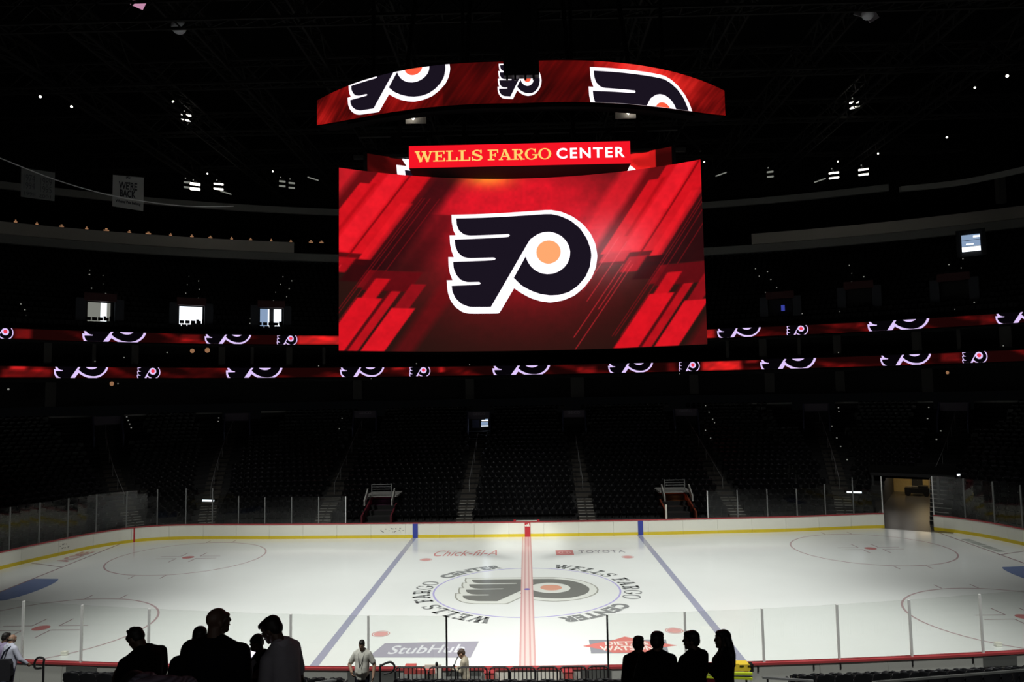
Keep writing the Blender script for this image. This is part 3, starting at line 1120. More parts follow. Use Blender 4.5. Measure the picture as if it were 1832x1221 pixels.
for ls, nm, wall in ((LOWP[0], 'left', (0.10, 0.012, 0.02)), (LOWP[1], 'right', (0.16, 0.03, 0.012))):
    c = bowl(ls, 0)
    n = bowl_out(ls, 0)
    t = Vector((n.y, -n.x, 0))
    d = sempty('door_1' if nm == 'left' else 'door_2', 'players tunnel mouth under the far stand, %s of the bench' % nm, c)
    mw = mat('tunnel_wall_' + nm, wall, .5)
    for sx in (-1, 1):
        mb = MB()
        a, b = c + t * (sx * 1.05) - n * .1, c + t * (sx * 1.05) + n * 4.2
        mb.add([a + Vector((0, 0, -.5)), b + Vector((0, 0, -.5)), b + Vector((0, 0, 1.6)), a + Vector((0, 0, .55))] + [x + t * (sx * .12) for x in (a + Vector((0, 0, -.5)), b + Vector((0, 0, -.5)), b + Vector((0, 0, 1.6)), a + Vector((0, 0, .55)))],
               [(0, 1, 2, 3), (7, 6, 5, 4), (0, 4, 5, 1), (1, 5, 6, 2), (2, 6, 7, 3), (3, 7, 4, 0)])
        mb.build('side_wall', mw, d)
    mb = MB()
    e = c + n * 4.2
    mb.box(e + Vector((0, 0, .55)), (2.2, .12, 2.1), math.atan2(n.y, n.x) - PI / 2)
    mb.build('back_wall', mw, d)
    mb = MB()
    mb.box(c + n * 3.2 + Vector((0, 0, 1.72)), (2.5, 2.2, .14), math.atan2(n.y, n.x) - PI / 2)
    mb.build('lintel', M['fascia2'], d)
    l = bpy.data.lights.new('tunnel_lamp', 'POINT')
    l.energy = 4.5 if nm == 'right' else 2.0
    l.color = (1, .35, .12) if nm == 'right' else (.9, .25, .6)
    l.shadow_soft_size = .15
    lo = bpy.data.objects.new('tunnel_lamp', l)
    COL.objects.link(lo)
    lo.location = c + n * 3.0 + Vector((0, 0, 1.3)) + t * (.3 if nm == 'right' else -.1)
    # guard rail over the tunnel
    g = thing('guard_rail', 'grey barred guard rail over the %s players tunnel in the far stand' % nm, 'railing', c + n * 2.0 + Vector((0, 0, 1.8)))
    gp = c + n * 2.0 + Vector((0, 0, 1.8))
    for j in range(5):
        mb = MB()
        mb.bar(gp - t * .75 + Vector((0, 0, .08 + j * .19)), gp + t * .75 + Vector((0, 0, .08 + j * .19)), .035 if j < 4 else .05)
        mb.build('rail', M['steel'], g)
    for sx in (-1, 1):
        mb = MB()
        mb.bar(gp + t * (sx * .77) + Vector((0, 0, -.1)), gp + t * (sx * .77) + Vector((0, 0, .9)), .06)
        mb.build('post', M['steel'], g)
        mb = MB()
        a = gp + t * (sx * 1.0) - n * .2
        mb.add([a, a - n * 1.2 + Vector((0, 0, -.6)), a - n * 1.2 + Vector((0, 0, -.2)), a + Vector((0, 0, .55))] + [q + t * (sx * .1) for q in (a, a - n * 1.2 + Vector((0, 0, -.6)), a - n * 1.2 + Vector((0, 0, -.2)), a + Vector((0, 0, .55)))],
               [(0, 1, 2, 3), (7, 6, 5, 4), (0, 4, 5, 1), (1, 5, 6, 2), (2, 6, 7, 3), (3, 7, 4, 0)])
        mb.build('side_panel', M['fascia2'], g)

# vomitory doorways high in the lower bowl
PW = mat('portal_wall', (0.035, 0.042, 0.085), .7)
PS = mat('portal_sign', (0.050, 0.036, 0.060), .6)
PT = mat('portal_letter', (0.16, 0.14, 0.17), .6)
for i, (ps, pk) in enumerate(PORTS):
    c = bowl(ps, pk) + bowl_out(ps, pk) * .25
    n = bowl_out(ps, pk)
    t = Vector((n.y, -n.x, 0))
    rz = math.atan2(n.y, n.x) - PI / 2
    lit = i == 3
    d = sempty('door_%d' % (i + 3), 'doorway under a sponsor panel in the far stand' + (', daylight showing through' if lit else ''), c)
    for sx in (-1, 1):
        a, b = c + t * (sx * 1.05), c + t * (sx * 1.05) + n * 2.6
        mb = MB()
        prof = [a, b, b + Vector((0, 0, 2.55)), a + n * 1.6 + Vector((0, 0, 2.55)), a + Vector((0, 0, .9))]
        k = len(prof)
        mb.add(prof + [q + t * (sx * .12) for q in prof], [tuple(range(k)), tuple(range(2 * k - 1, k - 1, -1))] + [(j, (j + 1) % k, k + (j + 1) % k, k + j) for j in range(k)])
        mb.build('side_wall', PW, d)
    mb = MB()
    mb.box(c + n * 1.65 + Vector((0, 0, 2.2)), (2.2, .10, .72), rz)
    sg = mb.build('sign_panel', PS, d)
    if i in (2, 3, 4, 5):
        f0 = c + n * 1.58
        mb = MB()
        mb.flat(sans('GEICO', .02), lambda x, y: f0 + t * (-.62 + 1.24 * x) + Vector((0, 0, 2.22 + .24 * y)))
        mb.build('lettering', PT, sg)
    mb = MB()
    mb.box(c + n * 2.6 + Vector((0, 0, 1.0)), (2.1, .08, 2.1), rz)
    mb.build('back_wall', M['wall'], d)
    if lit:
        f1 = c + n * 2.54
        for (x0, x1, z0, z1, mt) in ((.16, .92, .16, .75, 'e_dayd'), (.2, .92, .78, .93, 'e_day'), (.2, .92, 1.06, 1.16, 'e_day'), (.2, .9, 1.2, 1.5, 'e_dayd'), (.25, .92, 1.6, 1.72, 'e_day'), (.62, .92, 1.74, 1.84, 'e_dayd')):
            mb = MB()
            mb.box(f1 + t * ((x0 + x1) / 2) + Vector((0, 0, (z0 + z1) / 2)), (x1 - x0, .03, z1 - z0), rz)
            mb.build('lit_pane', M[mt], d)
        mb = MB()
        mb.box(f1 + t * -.35 + Vector((0, 0, .9)), (.7, .03, 1.7), rz)
        mb.build('inner_wall', PW, d)
        l = bpy.data.lights.new('doorway_daylight', 'AREA')
        l.shape = 'RECTANGLE'
        l.size, l.size_y = .8, 1.4
        l.energy = 8
        l.color = (.7, .8, 1)
        lo = bpy.data.objects.new('doorway_daylight', l)
        COL.objects.link(lo)
        lo.location = c + n * 2.4 + t * .5 + Vector((0, 0, 1.0))
        lo.rotation_euler = (PI / 2, 0, rz + PI - .5)

# rails along the top of the lower bowl
for ua, ub, nm in ((0, 172, 'far left'), (222, 395, 'left'), (466, 600, 'left of the third doorway'), (690, 820, 'left of the daylit doorway'), (893, 988, 'between the middle doorways'), (1062, 1188, 'right of the dark doorway'), (1262, 1418, 'right'), (1495, 1668, 'far right'), (1735, 1832, 'at the right edge')):
    sa, ka = hit_bowl(ua, 741)
    sb, kb = hit_bowl(ub, 741)
    k = 24
    ss = [sa + (sb - sa) * j / 8 for j in range(9)]
    root = thing('parapet', 'thin pale parapet at the top of the far lower stand, ' + nm, 'parapet', bowl((sa + sb) / 2, k))
    mb = MB()
    rings = []
    for s in ss:
        p = bowl(s, k) + bowl_out(s, k) * .9
        o = bowl_out(s, k)
        rings.append([p, p + o * .15, p + o * .15 + Vector((0, 0, .62)), p + Vector((0, 0, .62))])
    mb.loft(rings)
    mb.build('wall_panel', M['wall'], root)
    mb = MB()
    mb.loft([[q[3], q[2], q[2] + Vector((0, 0, .16)), q[3] + Vector((0, 0, .16))] for q in rings])
    mb.build('coping', M['fascia2'], root)

# vehicle tunnel behind the gap at the right corner
ga, gb = FAR(S_GAP0), FAR(S_GAP1)
ta = Vector((27.1, 14.0, 0))
td = Vector((10.4, 17, 0)).normalized()
tn = Vector((td.y, -td.x, 0))
d = sempty('door_11', 'dark vehicle tunnel with a lit back wall behind the gap in the boards', ta)
mb = MB()
mb.add([ta + tn * -2.7 - td * .5, ta + tn * 2.7 - td * .5, ta + tn * 2.7 + td * 21, ta + tn * -2.7 + td * 21], [(0, 1, 2, 3)])
for v in range(4):
    mb.v[v] = (mb.v[v][0], mb.v[v][1], .006)
mb.build('tunnel_floor', M['concrete2'], d)
rz = math.atan2(td.y, td.x) - PI / 2
TW = mat('tunnel_side', (.03, .03, .032), .7)
TY = mat('tunnel_back', (.62, .47, .20), .7, noise=.1)
for sx in (-1, 1):
    mb = MB()
    mb.box(ta + tn * (-2.7 if sx < 0 else 1.75) + td * (13 if sx < 0 else 12.6) + Vector((0, 0, 1.6)), (.15, 16, 3.2), rz)
    mb.build('side_wall', TW, d)
mb = MB()
mb.box(ta + td * 21 + Vector((0, 0, 1.6)), (5.4, .15, 3.2), rz)
mb.build('back_wall', TY, d)
mb = MB()
mb.box(ta + td * 20.85 + tn * -.6 + Vector((0, 0, 1.5)), (.9, .12, 3.0), rz)
mb.build('doorway_panel', TW, d)
mb = MB()
mb.box(ta + td * 12.0 + Vector((0, 0, 3.25)), (5.7, 14, .2), rz)
mb.build('lintel', M['wall'], d)
mb = MB()
mb.box(ta + td * 5.4 + Vector((0, 0, 3.45)), (6.0, .15, 1.0), rz)
mb.build('header', M['ceil'], d)
l = bpy.data.lights.new('tunnel_lamp', 'AREA')
l.size = 1.5
l.energy = 40
l.color = (1, .78, .45)
lo = bpy.data.objects.new('tunnel_lamp', l)
COL.objects.link(lo)
lo.location = ta + td * 18.0 + Vector((0, 0, 3.0))
for q_ in (-2.2, -1.0):
    mb = MB()
    mb.box(ta + td * 14.5 + tn * q_ + Vector((0, 0, 3.08)), (.9, 1.6, .08), rz)
    mb.build('lamp_panel', emit('tunnel_panel', (1.0, .93, .85), 2.2), d)
root = thing('utility_cart', 'dark low utility cart parked before the lit tunnel wall', 'cart', ta + td * 18.6 + tn * -.5)
c = WL[root.name]
mb = MB()
mb.box(c + Vector((0, 0, .5)), (2.0, 1.1, .45), rz)
mb.box(c + tn * .5 + Vector((0, 0, .8)), (.8, 1.0, .3), rz)
mb.build('body', M['black'], root)
for sx in (-1, 1):
    for sy in (-1, 1):
        mb = MB()
        q = c + tn * (sx * .75) + td * (sy * .5) + Vector((0, 0, .24))
        mb.tube([q - td * .08, q + td * .08], .24, 12)
        mb.build('wheel', M['black'], root)
mb = MB()
mb.box(c + tn * -.2 - td * .2 + Vector((0, 0, .88)), (1.1, .05, .06), rz)
mb.build('handle_bar', M['fascia'], root)
root = thing('equipment_case', 'small dark stacked equipment cases right of the tunnel cart', 'case', ta + td * 18.8 + tn * 1.6)
c = WL[root.name]
mb = MB()
mb.box(c + Vector((0, 0, .35)), (.9, .7, .7), rz)
mb.build('lower_case', M['black'], root)
mb = MB()
mb.box(c + tn * .1 + Vector((0, 0, .95)), (.5, .5, .5), rz + .2)
mb.build('upper_case', M['house'], root)
# pale bleacher edges behind the corner glass right of the tunnel
root = thing('bleacher', 'retracted bleacher with pale step edges behind the right corner glass', 'bleacher', FAR(FAR.s_at_px(1745, 1)))
for j in range(12):
    mb = MB()
    a0, a1 = S_GAP1 - .35, FAR.s_at_px(1832, 1) + 1
    slab(mb, FAR, a0, a1, .27 + j * .27, .31 + j * .27, 2.2 + j * .42, 2.34 + j * .42, 1.2)
    rw = mb.build('bleacher_row', M['fascia2'], root)
    mb = MB()
    slab(mb, FAR, a0, a1, .0 + j * .27, .265 + j * .27, 2.26 + j * .42, 2.66 + j * .42, 1.2)
    mb.build('riser', M['wall'], rw)
mb = MB()
slab(mb, FAR, S_GAP1 - .35, FAR.s_at_px(1832, 1) + 1, 0, .25, 2.3, 2.5, 1.2)
mb.build('frame', M['wall'], root)
for u0, u1, v, dy, nm in ((1699, 1721, 850, 5.0, 'twin strip light over the right corner bleacher'), (1515, 1541, 881, 1.6, 'glowing strip low behind the right far glass'), (362, 383, 896, 1.6, 'glowing strip low behind the left far glass')):
    yb = FAR(FAR.s_at_px((u0 + u1) / 2, 1)).y + dy
    a, b = at(u0, v, y=yb), at(u1, v + .5, y=yb)
    o = thing('bright_strip', 'short white ' + nm, 'light', (a + b) / 2)
    mb = MB()
    if v < 860:
        mb.bar(a, a.lerp(b, .42), .16)
        mb.bar(a.lerp(b, .58), b, .16)
    else:
        mb.bar(a, b, .12)  # plain emissive bar set behind the far glass
    mb.build('tube', M['e_day'], o)
    mb = MB()
    mb.bar(a + Vector((-.1, .12, .02)), b + Vector((.1, .12, .02)), .2)
    mb.build('housing', M['house'], o)
root = thing('guard_rail', 'long dim guard rail above the corner bleacher at the right edge', 'railing', at(1740, 846, y=18))
P = [at(u, 838 + (u - 1640) * .062, y=20 - (u - 1640) * .02) for u in range(1640, 1860, 36)]
for dz in (0, .35, .7):
    mb = MB()
    mb.tube([q - Vector((0, 0, dz)) for q in P], .025, 6)
    mb.build('rail', M['steel'], root)
for q in P:
    mb = MB()
    mb.bar(q, q - Vector((0, 0, 1.0)), .04)
    mb.build('post', M['steel'], root)

# ------------------------------------------------------------------ ribbon boards, suites, upper deck
RIB2 = ell_curve(52.5, 38.0)
RIB1 = ell_curve(54.6, 37.6)


def grid_screen(name, parent, mapfn, nu, nv, colfn, edge=None):
    """screen surface: nu x nv cells, the picture stored as a colour per vertex"""
    U, V = np.meshgrid(np.linspace(0, 1, nu + 1), np.linspace(0, 1, nv + 1))
    col = np.clip(colfn(U, V), 0, 255) / 255.0
    colL = np.where(col <= 0.04045, col / 12.92, ((col + 0.055) / 1.055) ** 2.4)
    off = WL[parent.name]
    vs = [tuple(mapfn(u, v) - off) for u, v in zip(U.ravel(), V.ravel())]
    W_ = nu + 1
    fs = [(j * W_ + i, j * W_ + i + 1, (j + 1) * W_ + i + 1, (j + 1) * W_ + i) for j in range(nv) for i in range(nu)]
    me = bpy.data.meshes.new(name)
    me.from_pydata(vs, [], fs)
    at_ = me.color_attributes.new('pic', 'FLOAT_COLOR', 'POINT')
    arr = np.ones((len(vs), 4), dtype=np.float32)
    arr[:, :3] = colL.reshape(-1, 3)
    at_.data.foreach_set('color', arr.ravel())
    me.materials.append(M['e_pic'])
    o = bpy.data.objects.new(name, me)
    COL.objects.link(o)
    o.parent = parent
    WL[o.name] = off
    return o


def emblem(parent, fn, win, dx=0.4, mats=('e_lilac', 'e_blk2', 'e_pink')):
    """fn maps emblem coordinates plus a standoff to the screen surface; win = vertical window in emblem coordinates"""
    mb = MB()
    mb.flat([BODY_N if mats[0] == 'e_lilac' else BODY_L], lambda x, y: fn(x, y, .02), win, dx)
    mb2 = MB()
    mb2.flat([OUT_L], lambda x, y: fn(x, y, .010), win, dx)
    o = mb2.build('emblem', M[mats[0]], parent)
    mb.build('emblem_body', M[mats[1]], o)
    if win is None or (win[0] < 1.0 and win[1] > -0.2):
        mb3 = MB()
        mb3.flat([DISC_L], lambda x, y: fn(x, y, .03), win, dx)
        if mb3.v:
            mb3.build('emblem_disc', M[mats[2]], o)
    return o


OUT_L, BODY_L, DISC_L = level(OUT), level(BODY), level(DISC)
BODY_N = level(smooth_poly([(-2.7 + (x + 3) * .02, y) if any(abs(x - a) < .2 and abs(y - b) < .15 for a, b in ((-2.2, 15.83), (-1.38, 17.14), (-.6, 18.38))) else (x, y) for x, y in BODY0]))
rn = np.random.RandomState(5)


def vnoise(x, y, seed=0):
    """smooth value noise on arrays"""
    r = np.random.RandomState(seed)
    tab = r.rand(64, 64)
    xi, yi = np.floor(x).astype(int), np.floor(y).astype(int)
    fx, fy = x - xi, y - yi
    fx, fy = fx * fx * (3 - 2 * fx), fy * fy * (3 - 2 * fy)
    g = lambda a, b: tab[a % 64, b % 64]
    return (g(xi, yi) * (1 - fx) + g(xi + 1, yi) * fx) * (1 - fy) + (g(xi, yi + 1) * (1 - fx) + g(xi + 1, yi + 1) * fx) * fy


def make_ribbon(name, label, cv, zc, h, big, small, bright, seed):
    root = thing(name, label, 'ribbon board', (0, cv(cv.len / 2).y, zc))
    s0, s1 = cv.s_at_px(-90, zc), cv.s_at_px(1925, zc)
    mb = MB()
    slab(mb, cv, s0, s1, zc - h / 2 - .12, zc + h / 2 + .12, .02, .30, 1.0)
    mb.build('housing', M['house'], root)

    def mp(u, v):
        d = s0 + (s1 - s0) * u
        p = cv(d)
        return p - cv.normal(d) * 0.0 + Vector((0, 0, zc - h / 2 + h * v))
    px = np.array([pixel(mp(k / 400, .5))[0] for k in range(401)])

    def cf(U, V):
        X = np.interp(U, np.linspace(0, 1, 401), px)
        n = vnoise(X / 34 + V * 1.3, V * 1.2 + seed, seed)
        n2 = vnoise(X / 9 - V * 2.5, V * 2.0, seed + 1)
        b = np.clip((n - .45) * 2.4, 0, 1) * (.4 + .6 * n2)
        red = 26 + 95 * b
        gr = 4 + 10 * b
        for u0, u1, v0, v1, k in bright:
            inside = np.clip((X - u0) / 8, 0, 1) * np.clip((u1 - X) / 8, 0, 1) * np.clip((V - v0) * 8 + .5, 0, 1) * np.clip((v1 - V) * 8 + .5, 0, 1)
            red = red + inside * k * (.75 + .25 * n2)
            gr = gr + inside * k * .14
        return np.stack([red, gr, gr * 1.0], -1)
    grid_screen('screen', root, mp, 560, 6, cf)
    for lst, win_of in ((big, None), (small, None)):
        for uL, uR, w0, w1 in lst:
            dL, dR = cv.s_at_px(uL, zc), cv.s_at_px(uR, zc)

            def fn(x, y, so, dL=dL, dR=dR, w0=w0, w1=w1):
                d = dL + (dR - dL) * (x + 3.93) / 7.97
                p = cv(d) - cv.normal(d) * so
                return p + Vector((0, 0, zc - h / 2 + h * (y - w0) / (w1 - w0)))
            emblem(root, fn, (w0, w1), .5)
    return root


WA, WB, WS = (-2.20, -0.42), (-1.95, -0.42), (-1.85, 1.55)
make_ribbon('ribbon_board', 'upper red LED ribbon board with winged emblems along the balcony edge', RIB1, 15.9, .90,
            [(147, 262, *WB), (366, 450, *WA), (1283, 1362, *WA), (1552, 1664, *WB), (1781, 1888, *WA)], [(-22, 24, *WS), (495, 532, *WS), (1407, 1446, *WS)],
            [(528, 640, 0, 1, 190), (1255, 1283, 0, 1, 150), (22, 60, .1, 1, 90), (220, 236, .2, 1, 60), (320, 362, .2, .9, 70), (1530, 1552, .6, 1, 60), (1750, 1782, 0, 1, 45)], 2)
make_ribbon('ribbon_board', 'lower red LED ribbon board with winged emblems above the lower stand', RIB2, 12.6, .95,
            [(96, 194, *WA), (404, 506, *WB), (608, 688, *WA), (881, 985, *WB), (1088, 1169, *WA), (1360, 1461, *WB), (1575, 1667, *WA)],
            [(245, 287, *WS), (732, 770, *WS), (1214, 1252, *WS), (1721, 1767, *WS)],
            [(14, 50, .7, 1.1, 200), (0, 95, .1, .8, 70), (1252, 1330, 0, 1, 180), (1330, 1360, .7, 1, 110), (697, 728, .7, 1, 130), (782, 798, .4, 1, 150), (1680, 1722, .2, 1, 75), (1030, 1070, 0, .8, 60), (1190, 1212, 0, 1, 60)], 4)

WAL = ell_curve(56.8, 43.0)
mb = MB()
slab(mb, WAL, 4, WAL.len - 4, 9.6, 16.5, .0, .3, 2.0)
struct(mb.build('wall_far', M['wall']), 'dark suite wall behind the ribbon boards')
mb = MB()
slab(mb, RIB2, 3, RIB2.len - 3, 11.75, 11.95, .3, 2.2, 2.0)
slab(mb, RIB2, 3, RIB2.len - 3, 15.2, 15.35, .4, 2.4, 2.0)
struct(mb.build('trim_1', M['wall']), 'suite floor slabs')
pil = None
for u, z0, z1, wd in ((88, 13.1, 15.2, .6), (170, 13.1, 15.2, .3), (243, 13.1, 15.2, .6), (398, 13.1, 15.2, .6), (452, 13.1, 15.2, .3), (518, 13.1, 15.2, .6), (580, 13.1, 15.2, .3), (1302, 13.1, 15.2, .3), (1365, 13.1, 15.2, .7), (1430, 13.1, 15.2, .3), (1498, 13.1, 15.2, .7), (1640, 13.1, 15.2, .8), (1715, 13.1, 15.2, .3), (1798, 13.1, 15.2, .9),
                      (95, 9.6, 11.75, .8), (640, 9.8, 11.75, .9), (840, 9.6, 11.75, .9), (1032, 9.6, 11.75, 1.4), (1240, 9.8, 11.75, .9), (1375, 9.8, 11.75, .9), (1500, 9.8, 11.75, .8), (1655, 9.6, 11.75, .9)):
    dd = RIB2.s_at_px(u, 13)
    p, n = RIB2(dd), RIB2.normal(dd)
    mb = MB()
    mb.box(p + n * 1.0 + Vector((0, 0, (z0 + z1) / 2)), (wd, .5, z1 - z0), math.atan2(n.y, n.x) - PI / 2)
    struct(mb.build('pillar', M['pillar']), None)

# upper deck
UA, UB = 55.6, 39.0


def deck(u_ang, j):
    g = j * 1.05
    return Vector((1 - (UA + g) * math.cos(u_ang), (UB + g * .95) * math.sin(u_ang), 16.6 + j * .62))


mb = MB()
ND = 18
angs = [math.radians(-6 + 192 * k / 110) for k in range(111)]
for j in range(ND):
    for a, b in zip(angs, angs[1:]):
        p0, p1, q0, q1 = deck(a, j), deck(b, j), deck(a, j + 1), deck(b, j + 1)
        q0.z, q1.z = p0.z, p1.z
        mb.add([p0, p1, q1, q0], [(0, 1, 2, 3)])
        mb.add([Vector((p0.x, p0.y, p0.z - .62)), Vector((p1.x, p1.y, p1.z - .62)), p1, p0], [(0, 1, 2, 3)])
struct(mb.build('seating_tier', M['wall']), 'black stepped tiers of the upper deck')
UG = []
for j in range(ND):
    for k in range(0, 761):
        a = math.radians(-5 + 190 * k / 760)
        u, v = pixel(deck(a, j))
        UG.append((u, v, a, j))
UG = np.array(UG)


def hit_deck(u, v):
    q = int(np.argmin((UG[:, 0] - u) ** 2 + (UG[:, 1] - v) ** 2))
    return UG[q, 2], int(UG[q, 3])


mb = MB()
for j in range(ND):
    for k in range(330):
        a = math.radians(-4 + 188 * k / 330)
        p = deck(a, j)
        if -20 < pixel(p)[0] < 1850:
            n = Vector((-math.cos(a), math.sin(a), 0))
            r = math.atan2(n.y, n.x) - PI / 2
            mb.box(p + n * .55 + Vector((0, 0, .62)), (.44, .07, .44), r)
            mb.box(p + n * .42 + Vector((0, 0, .55)), (.40, .09, .30), r)
tag(mb.build('upper_seats', M['wall']), 'black mass of empty seats filling the dark upper deck', 'seats', kind='stuff')

PR = mat('portal_red', (.06, .012, .014), .7)
PB = mat('portal_blue', (.030, .034, .045), .7)
UPORT = [(180, 580, 30, 1.0), (341, 584, 34, 1.6), (484, 588, 32, 1.2), (1398, 575, 34, 0), (1540, 560, 34, 0), (1706, 540, 38, 0)]
for i, (u, v, wpx, lit) in enumerate(UPORT):
    a, j = hit_deck(u, v)
    c = deck(a, j)
    n = Vector((-math.cos(a) * .8, math.sin(a), 0)).normalized()
    t = Vector((n.y, -n.x, 0))
    rz = math.atan2(n.y, n.x) - PI / 2
    d = sempty('door_%d' % (i + 20), 'upper deck doorway' + (' with daylight behind' if lit else ', dark'), c)
    hw = 1.15
    for sx in (-1, 1):
        mb = MB()
        mb.box(c + t * (sx * (hw + .45)) + Vector((0, 0, 1.1)), (.8, .25, 2.6), rz)
        mb.build('jamb', PB, d)
    mb = MB()
    mb.box(c + Vector((0, 0, 2.55)), (2 * hw + .4, .3, .75), rz)
    mb.build('lintel', PR, d)
    mb = MB()
    mb.box(c + n * .7 + Vector((0, 0, 1.0)), (2 * hw, .1, 2.4), rz)
    mb.build('back_wall', M['wall'], d)
    if lit:
        panes = {0: [(-.95, -.5, 0.3, 2.1, 'e_dim'), (-.5, .1, .3, 2.1, 'e_dim'), (.1, .62, .35, 2.1, 'e_day'), (.62, .92, .4, 2.1, 'e_dim')],
                 1: [(-1.05, .0, .15, 2.1, 'e_day'), (.0, 1.05, .45, 2.1, 'e_day')],
                 2: [(-1.05, -.3, .2, 2.1, 'e_dayd'), (-.3, -.15, .2, 2.1, 'e_day'), (.3, 1.05, .7, 2.1, 'e_day'), (.4, .9, .3, .62, 'e_day')]}[i]
        for x0, x1, z0, z1, mt in panes:
            mb = MB()
            mb.box(c + n * .5 + t * ((x0 + x1) / 2) + Vector((0, 0, (z0 + z1) / 2)), (x1 - x0, .06, z1 - z0), rz)
            mb.build('lit_pane', M[mt], d)
    elif i == 0 + 3:
        mb = MB()
        mb.box(c - n * .1 + t * .25 + Vector((0, 0, 1.2)), (.35, .06, .6), rz)
        mb.build('sign', emit('blue_sign', lin((70, 80, 190)), .6), d)
# high lit window at the right
p = at(1737, 434, y=30)
d = sempty('window_1', 'small lit window high at the right', p)
n = Vector((p.x, p.y + 38, 0)).normalized()
t = Vector((n.y, -n.x, 0))
rz = math.atan2(n.y, n.x) - PI / 2
for z0, z1, x0, x1, mt in ((.25, .75, -.75, .75, 'e_dayd'), (-.35, .2, -.75, .75, 'e_dayd'), (-.85, -.4, -.75, .75, 'e_day'), (.45, .62, .2, .75, 'e_day'), (-.22, -.1, -.4, .2, 'e_day')):
    mb = MB()
    mb.box(p + t * ((x0 + x1) / 2) - n * (.05 if x1 - x0 < 1 else 0) + Vector((0, 0, (z0 + z1) / 2)), (x1 - x0, .05, z1 - z0), rz)
    mb.build('lit_pane', M[mt if mt == 'e_day' else 'e_dayd'], d)
for sx in (-1, 1):
    mb = MB()
    mb.box(p + t * (sx * .85), (.12, .3, 2.2), rz)
    mb.build('window_frame', PB, d)
mb = MB()
mb.box(p + n * .3, (2.4, .1, 2.6), rz)
mb.build('backing', M['wall'], d)

# aisle lights of the upper deck and lower bowl
LT = MB()
LT.box((0, 0, 0), (.10, .10, .10))
LTM = LT.mesh('aisle_light', M['e_dim'])
DOTS = [(159, 481), (161, 494), (163, 513), (165, 529), (183, 491), (185, 506), (188, 522), (38, 546), (42, 556), (47, 566), (142, 554), (143, 563), (144, 573), (215, 541), (218, 562), (336, 493), (335, 508), (334, 523), (333, 538), (357, 501), (356, 516), (355, 531), (378, 548), (378, 556), (378, 564), (378, 572), (378, 581), (506, 498), (500, 512), (494, 526), (487, 541), (523, 505), (517, 519), (511, 534), (461, 549), (457, 557), (453, 565), (449, 573), (446, 582),
        (1352, 484), (1358, 498), (1374, 489), (1381, 503), (1388, 518), (1370, 527), (1421, 540), (1426, 549), (1430, 557), (1434, 565), (1521, 474), (1523, 489), (1524, 503), (1525, 518), (1544, 494), (1546, 509), (1540, 517), (1570, 522), (1572, 532), (1501, 537), (1501, 545), (1502, 553), (1502, 562), (1698, 471), (1697, 488), (1694, 504), (1722, 461), (1721, 477), (1719, 493), (1714, 501), (1742, 507), (1743, 517), (1743, 526), (1742, 535), (1741, 545), (1709, 557)]
for u, v in DOTS:
    a, j = hit_deck(u, v)
    p = deck(a, j)
    q = CAM + (p - CAM).normalized() * ((p - CAM).length - .6)
    o = bpy.data.objects.new('aisle_light', LTM)
    COL.objects.link(o)
    o.location = q
    i_ = min(range(6), key=lambda q: abs(UPORT[q][0] - u))
    sec = ('leftmost lit', 'second lit', 'third lit', 'first dark', 'second dark', 'rightmost dark')[i_]
    side = 'left' if u < UPORT[i_][0] else 'right'
    same = sorted(q[1] for q in DOTS if min(range(6), key=lambda r: abs(UPORT[r][0] - q[0])) == i_ and (q[0] < UPORT[i_][0]) == (side == 'left'))
    tag(o, 'tiny white step light, %s from top, %s of the %s upper deck doorway' % (ORD[min(same.index(v), 19)], side, sec), 'light', 'upper deck step lights by the %s doorway' % sec)
LOWN = {}
for u, v in ((224, 764), (228, 772), (230, 778), (233, 786), (390, 762), (389, 770), (612, 764), (606, 783), (1263, 742), (1270, 756), (1276, 766), (1279, 773), (1262, 788), (1271, 803), (1500, 744), (1502, 753), (1489, 783), (1496, 800), (1505, 816), (1662, 750), (1660, 765), (1683, 790), (1678, 806), (1516, 845)):
    s, k = hit_bowl(u, v)
    o = bpy.data.objects.new('aisle_light', LTM)
    COL.objects.link(o)
    o.location = bowl(s, k) + Vector((0, 0, .9)) - bowl_out(s, k) * .2
    o.scale = (.8, .8, .8)
    i_ = min(range(8), key=lambda q: min(abs(PORT_PX[q][0] - u), abs(AISLE_PX[q][0] - u)))
    LOWN[i_] = LOWN.get(i_, -1) + 1
    tag(o, 'tiny white glint, %s one beside the %s aisle from the left in the lower stand' % (ORD[LOWN[i_]], ORD[i_]), 'light', 'lower stand aisle lights, %s aisle' % ORD[i_])
SUITE = ((299, 631, .12), (344, 628, .45), (371, 627, .5), (222, 640, .1), (170, 647, .1), (200, 687, .4), (211, 687, .12), (15, 697, .18), (570, 655, .12), (745, 651, .12), (1376, 648, .1), (1390, 650, .1), (1500, 631, .1), (1502, 645, .1), (1695, 667, .3), (1795, 619, .1), (1165, 666, .1), (1216, 669, .1), (664, 678, .1), (840, 653, .1))
SL = {}
LN = {}
for u, v, big in SUITE:
    SL.setdefault((big > .25, u < 935), []).append(u)
for u, v, big in SUITE:
    dd = RIB2.s_at_px(u, 13)
    p0 = RIB2(dd) + RIB2.normal(dd) * .25
    p = at(u, v, y=p0.y)
    warm = big > .25
    mb = MB()
    mb.ell((p.x, p.y, p.z), (big / 2, .05, big / 2), n=10)
    o = mb.build('suite_lamp', M['e_warm'] if warm else M['e_dim'], None, loc=p)
    key = (warm, u < 935)
    LN[key] = LN.get(key, -1) + 1
    tag(o, '%s, %s listed in the dark suites %s of the scoreboard'.replace(' listed', '') % ('warm glowing lamp' if warm else 'pinpoint white lamp', ORD[sorted(SL[key]).index(u)] + ' from the left', 'left' if u < 935 else 'right'), 'lamp', 'suite lamps, ' + ('warm' if warm else 'pinpoint') + (' left' if u < 935 else ' right'))

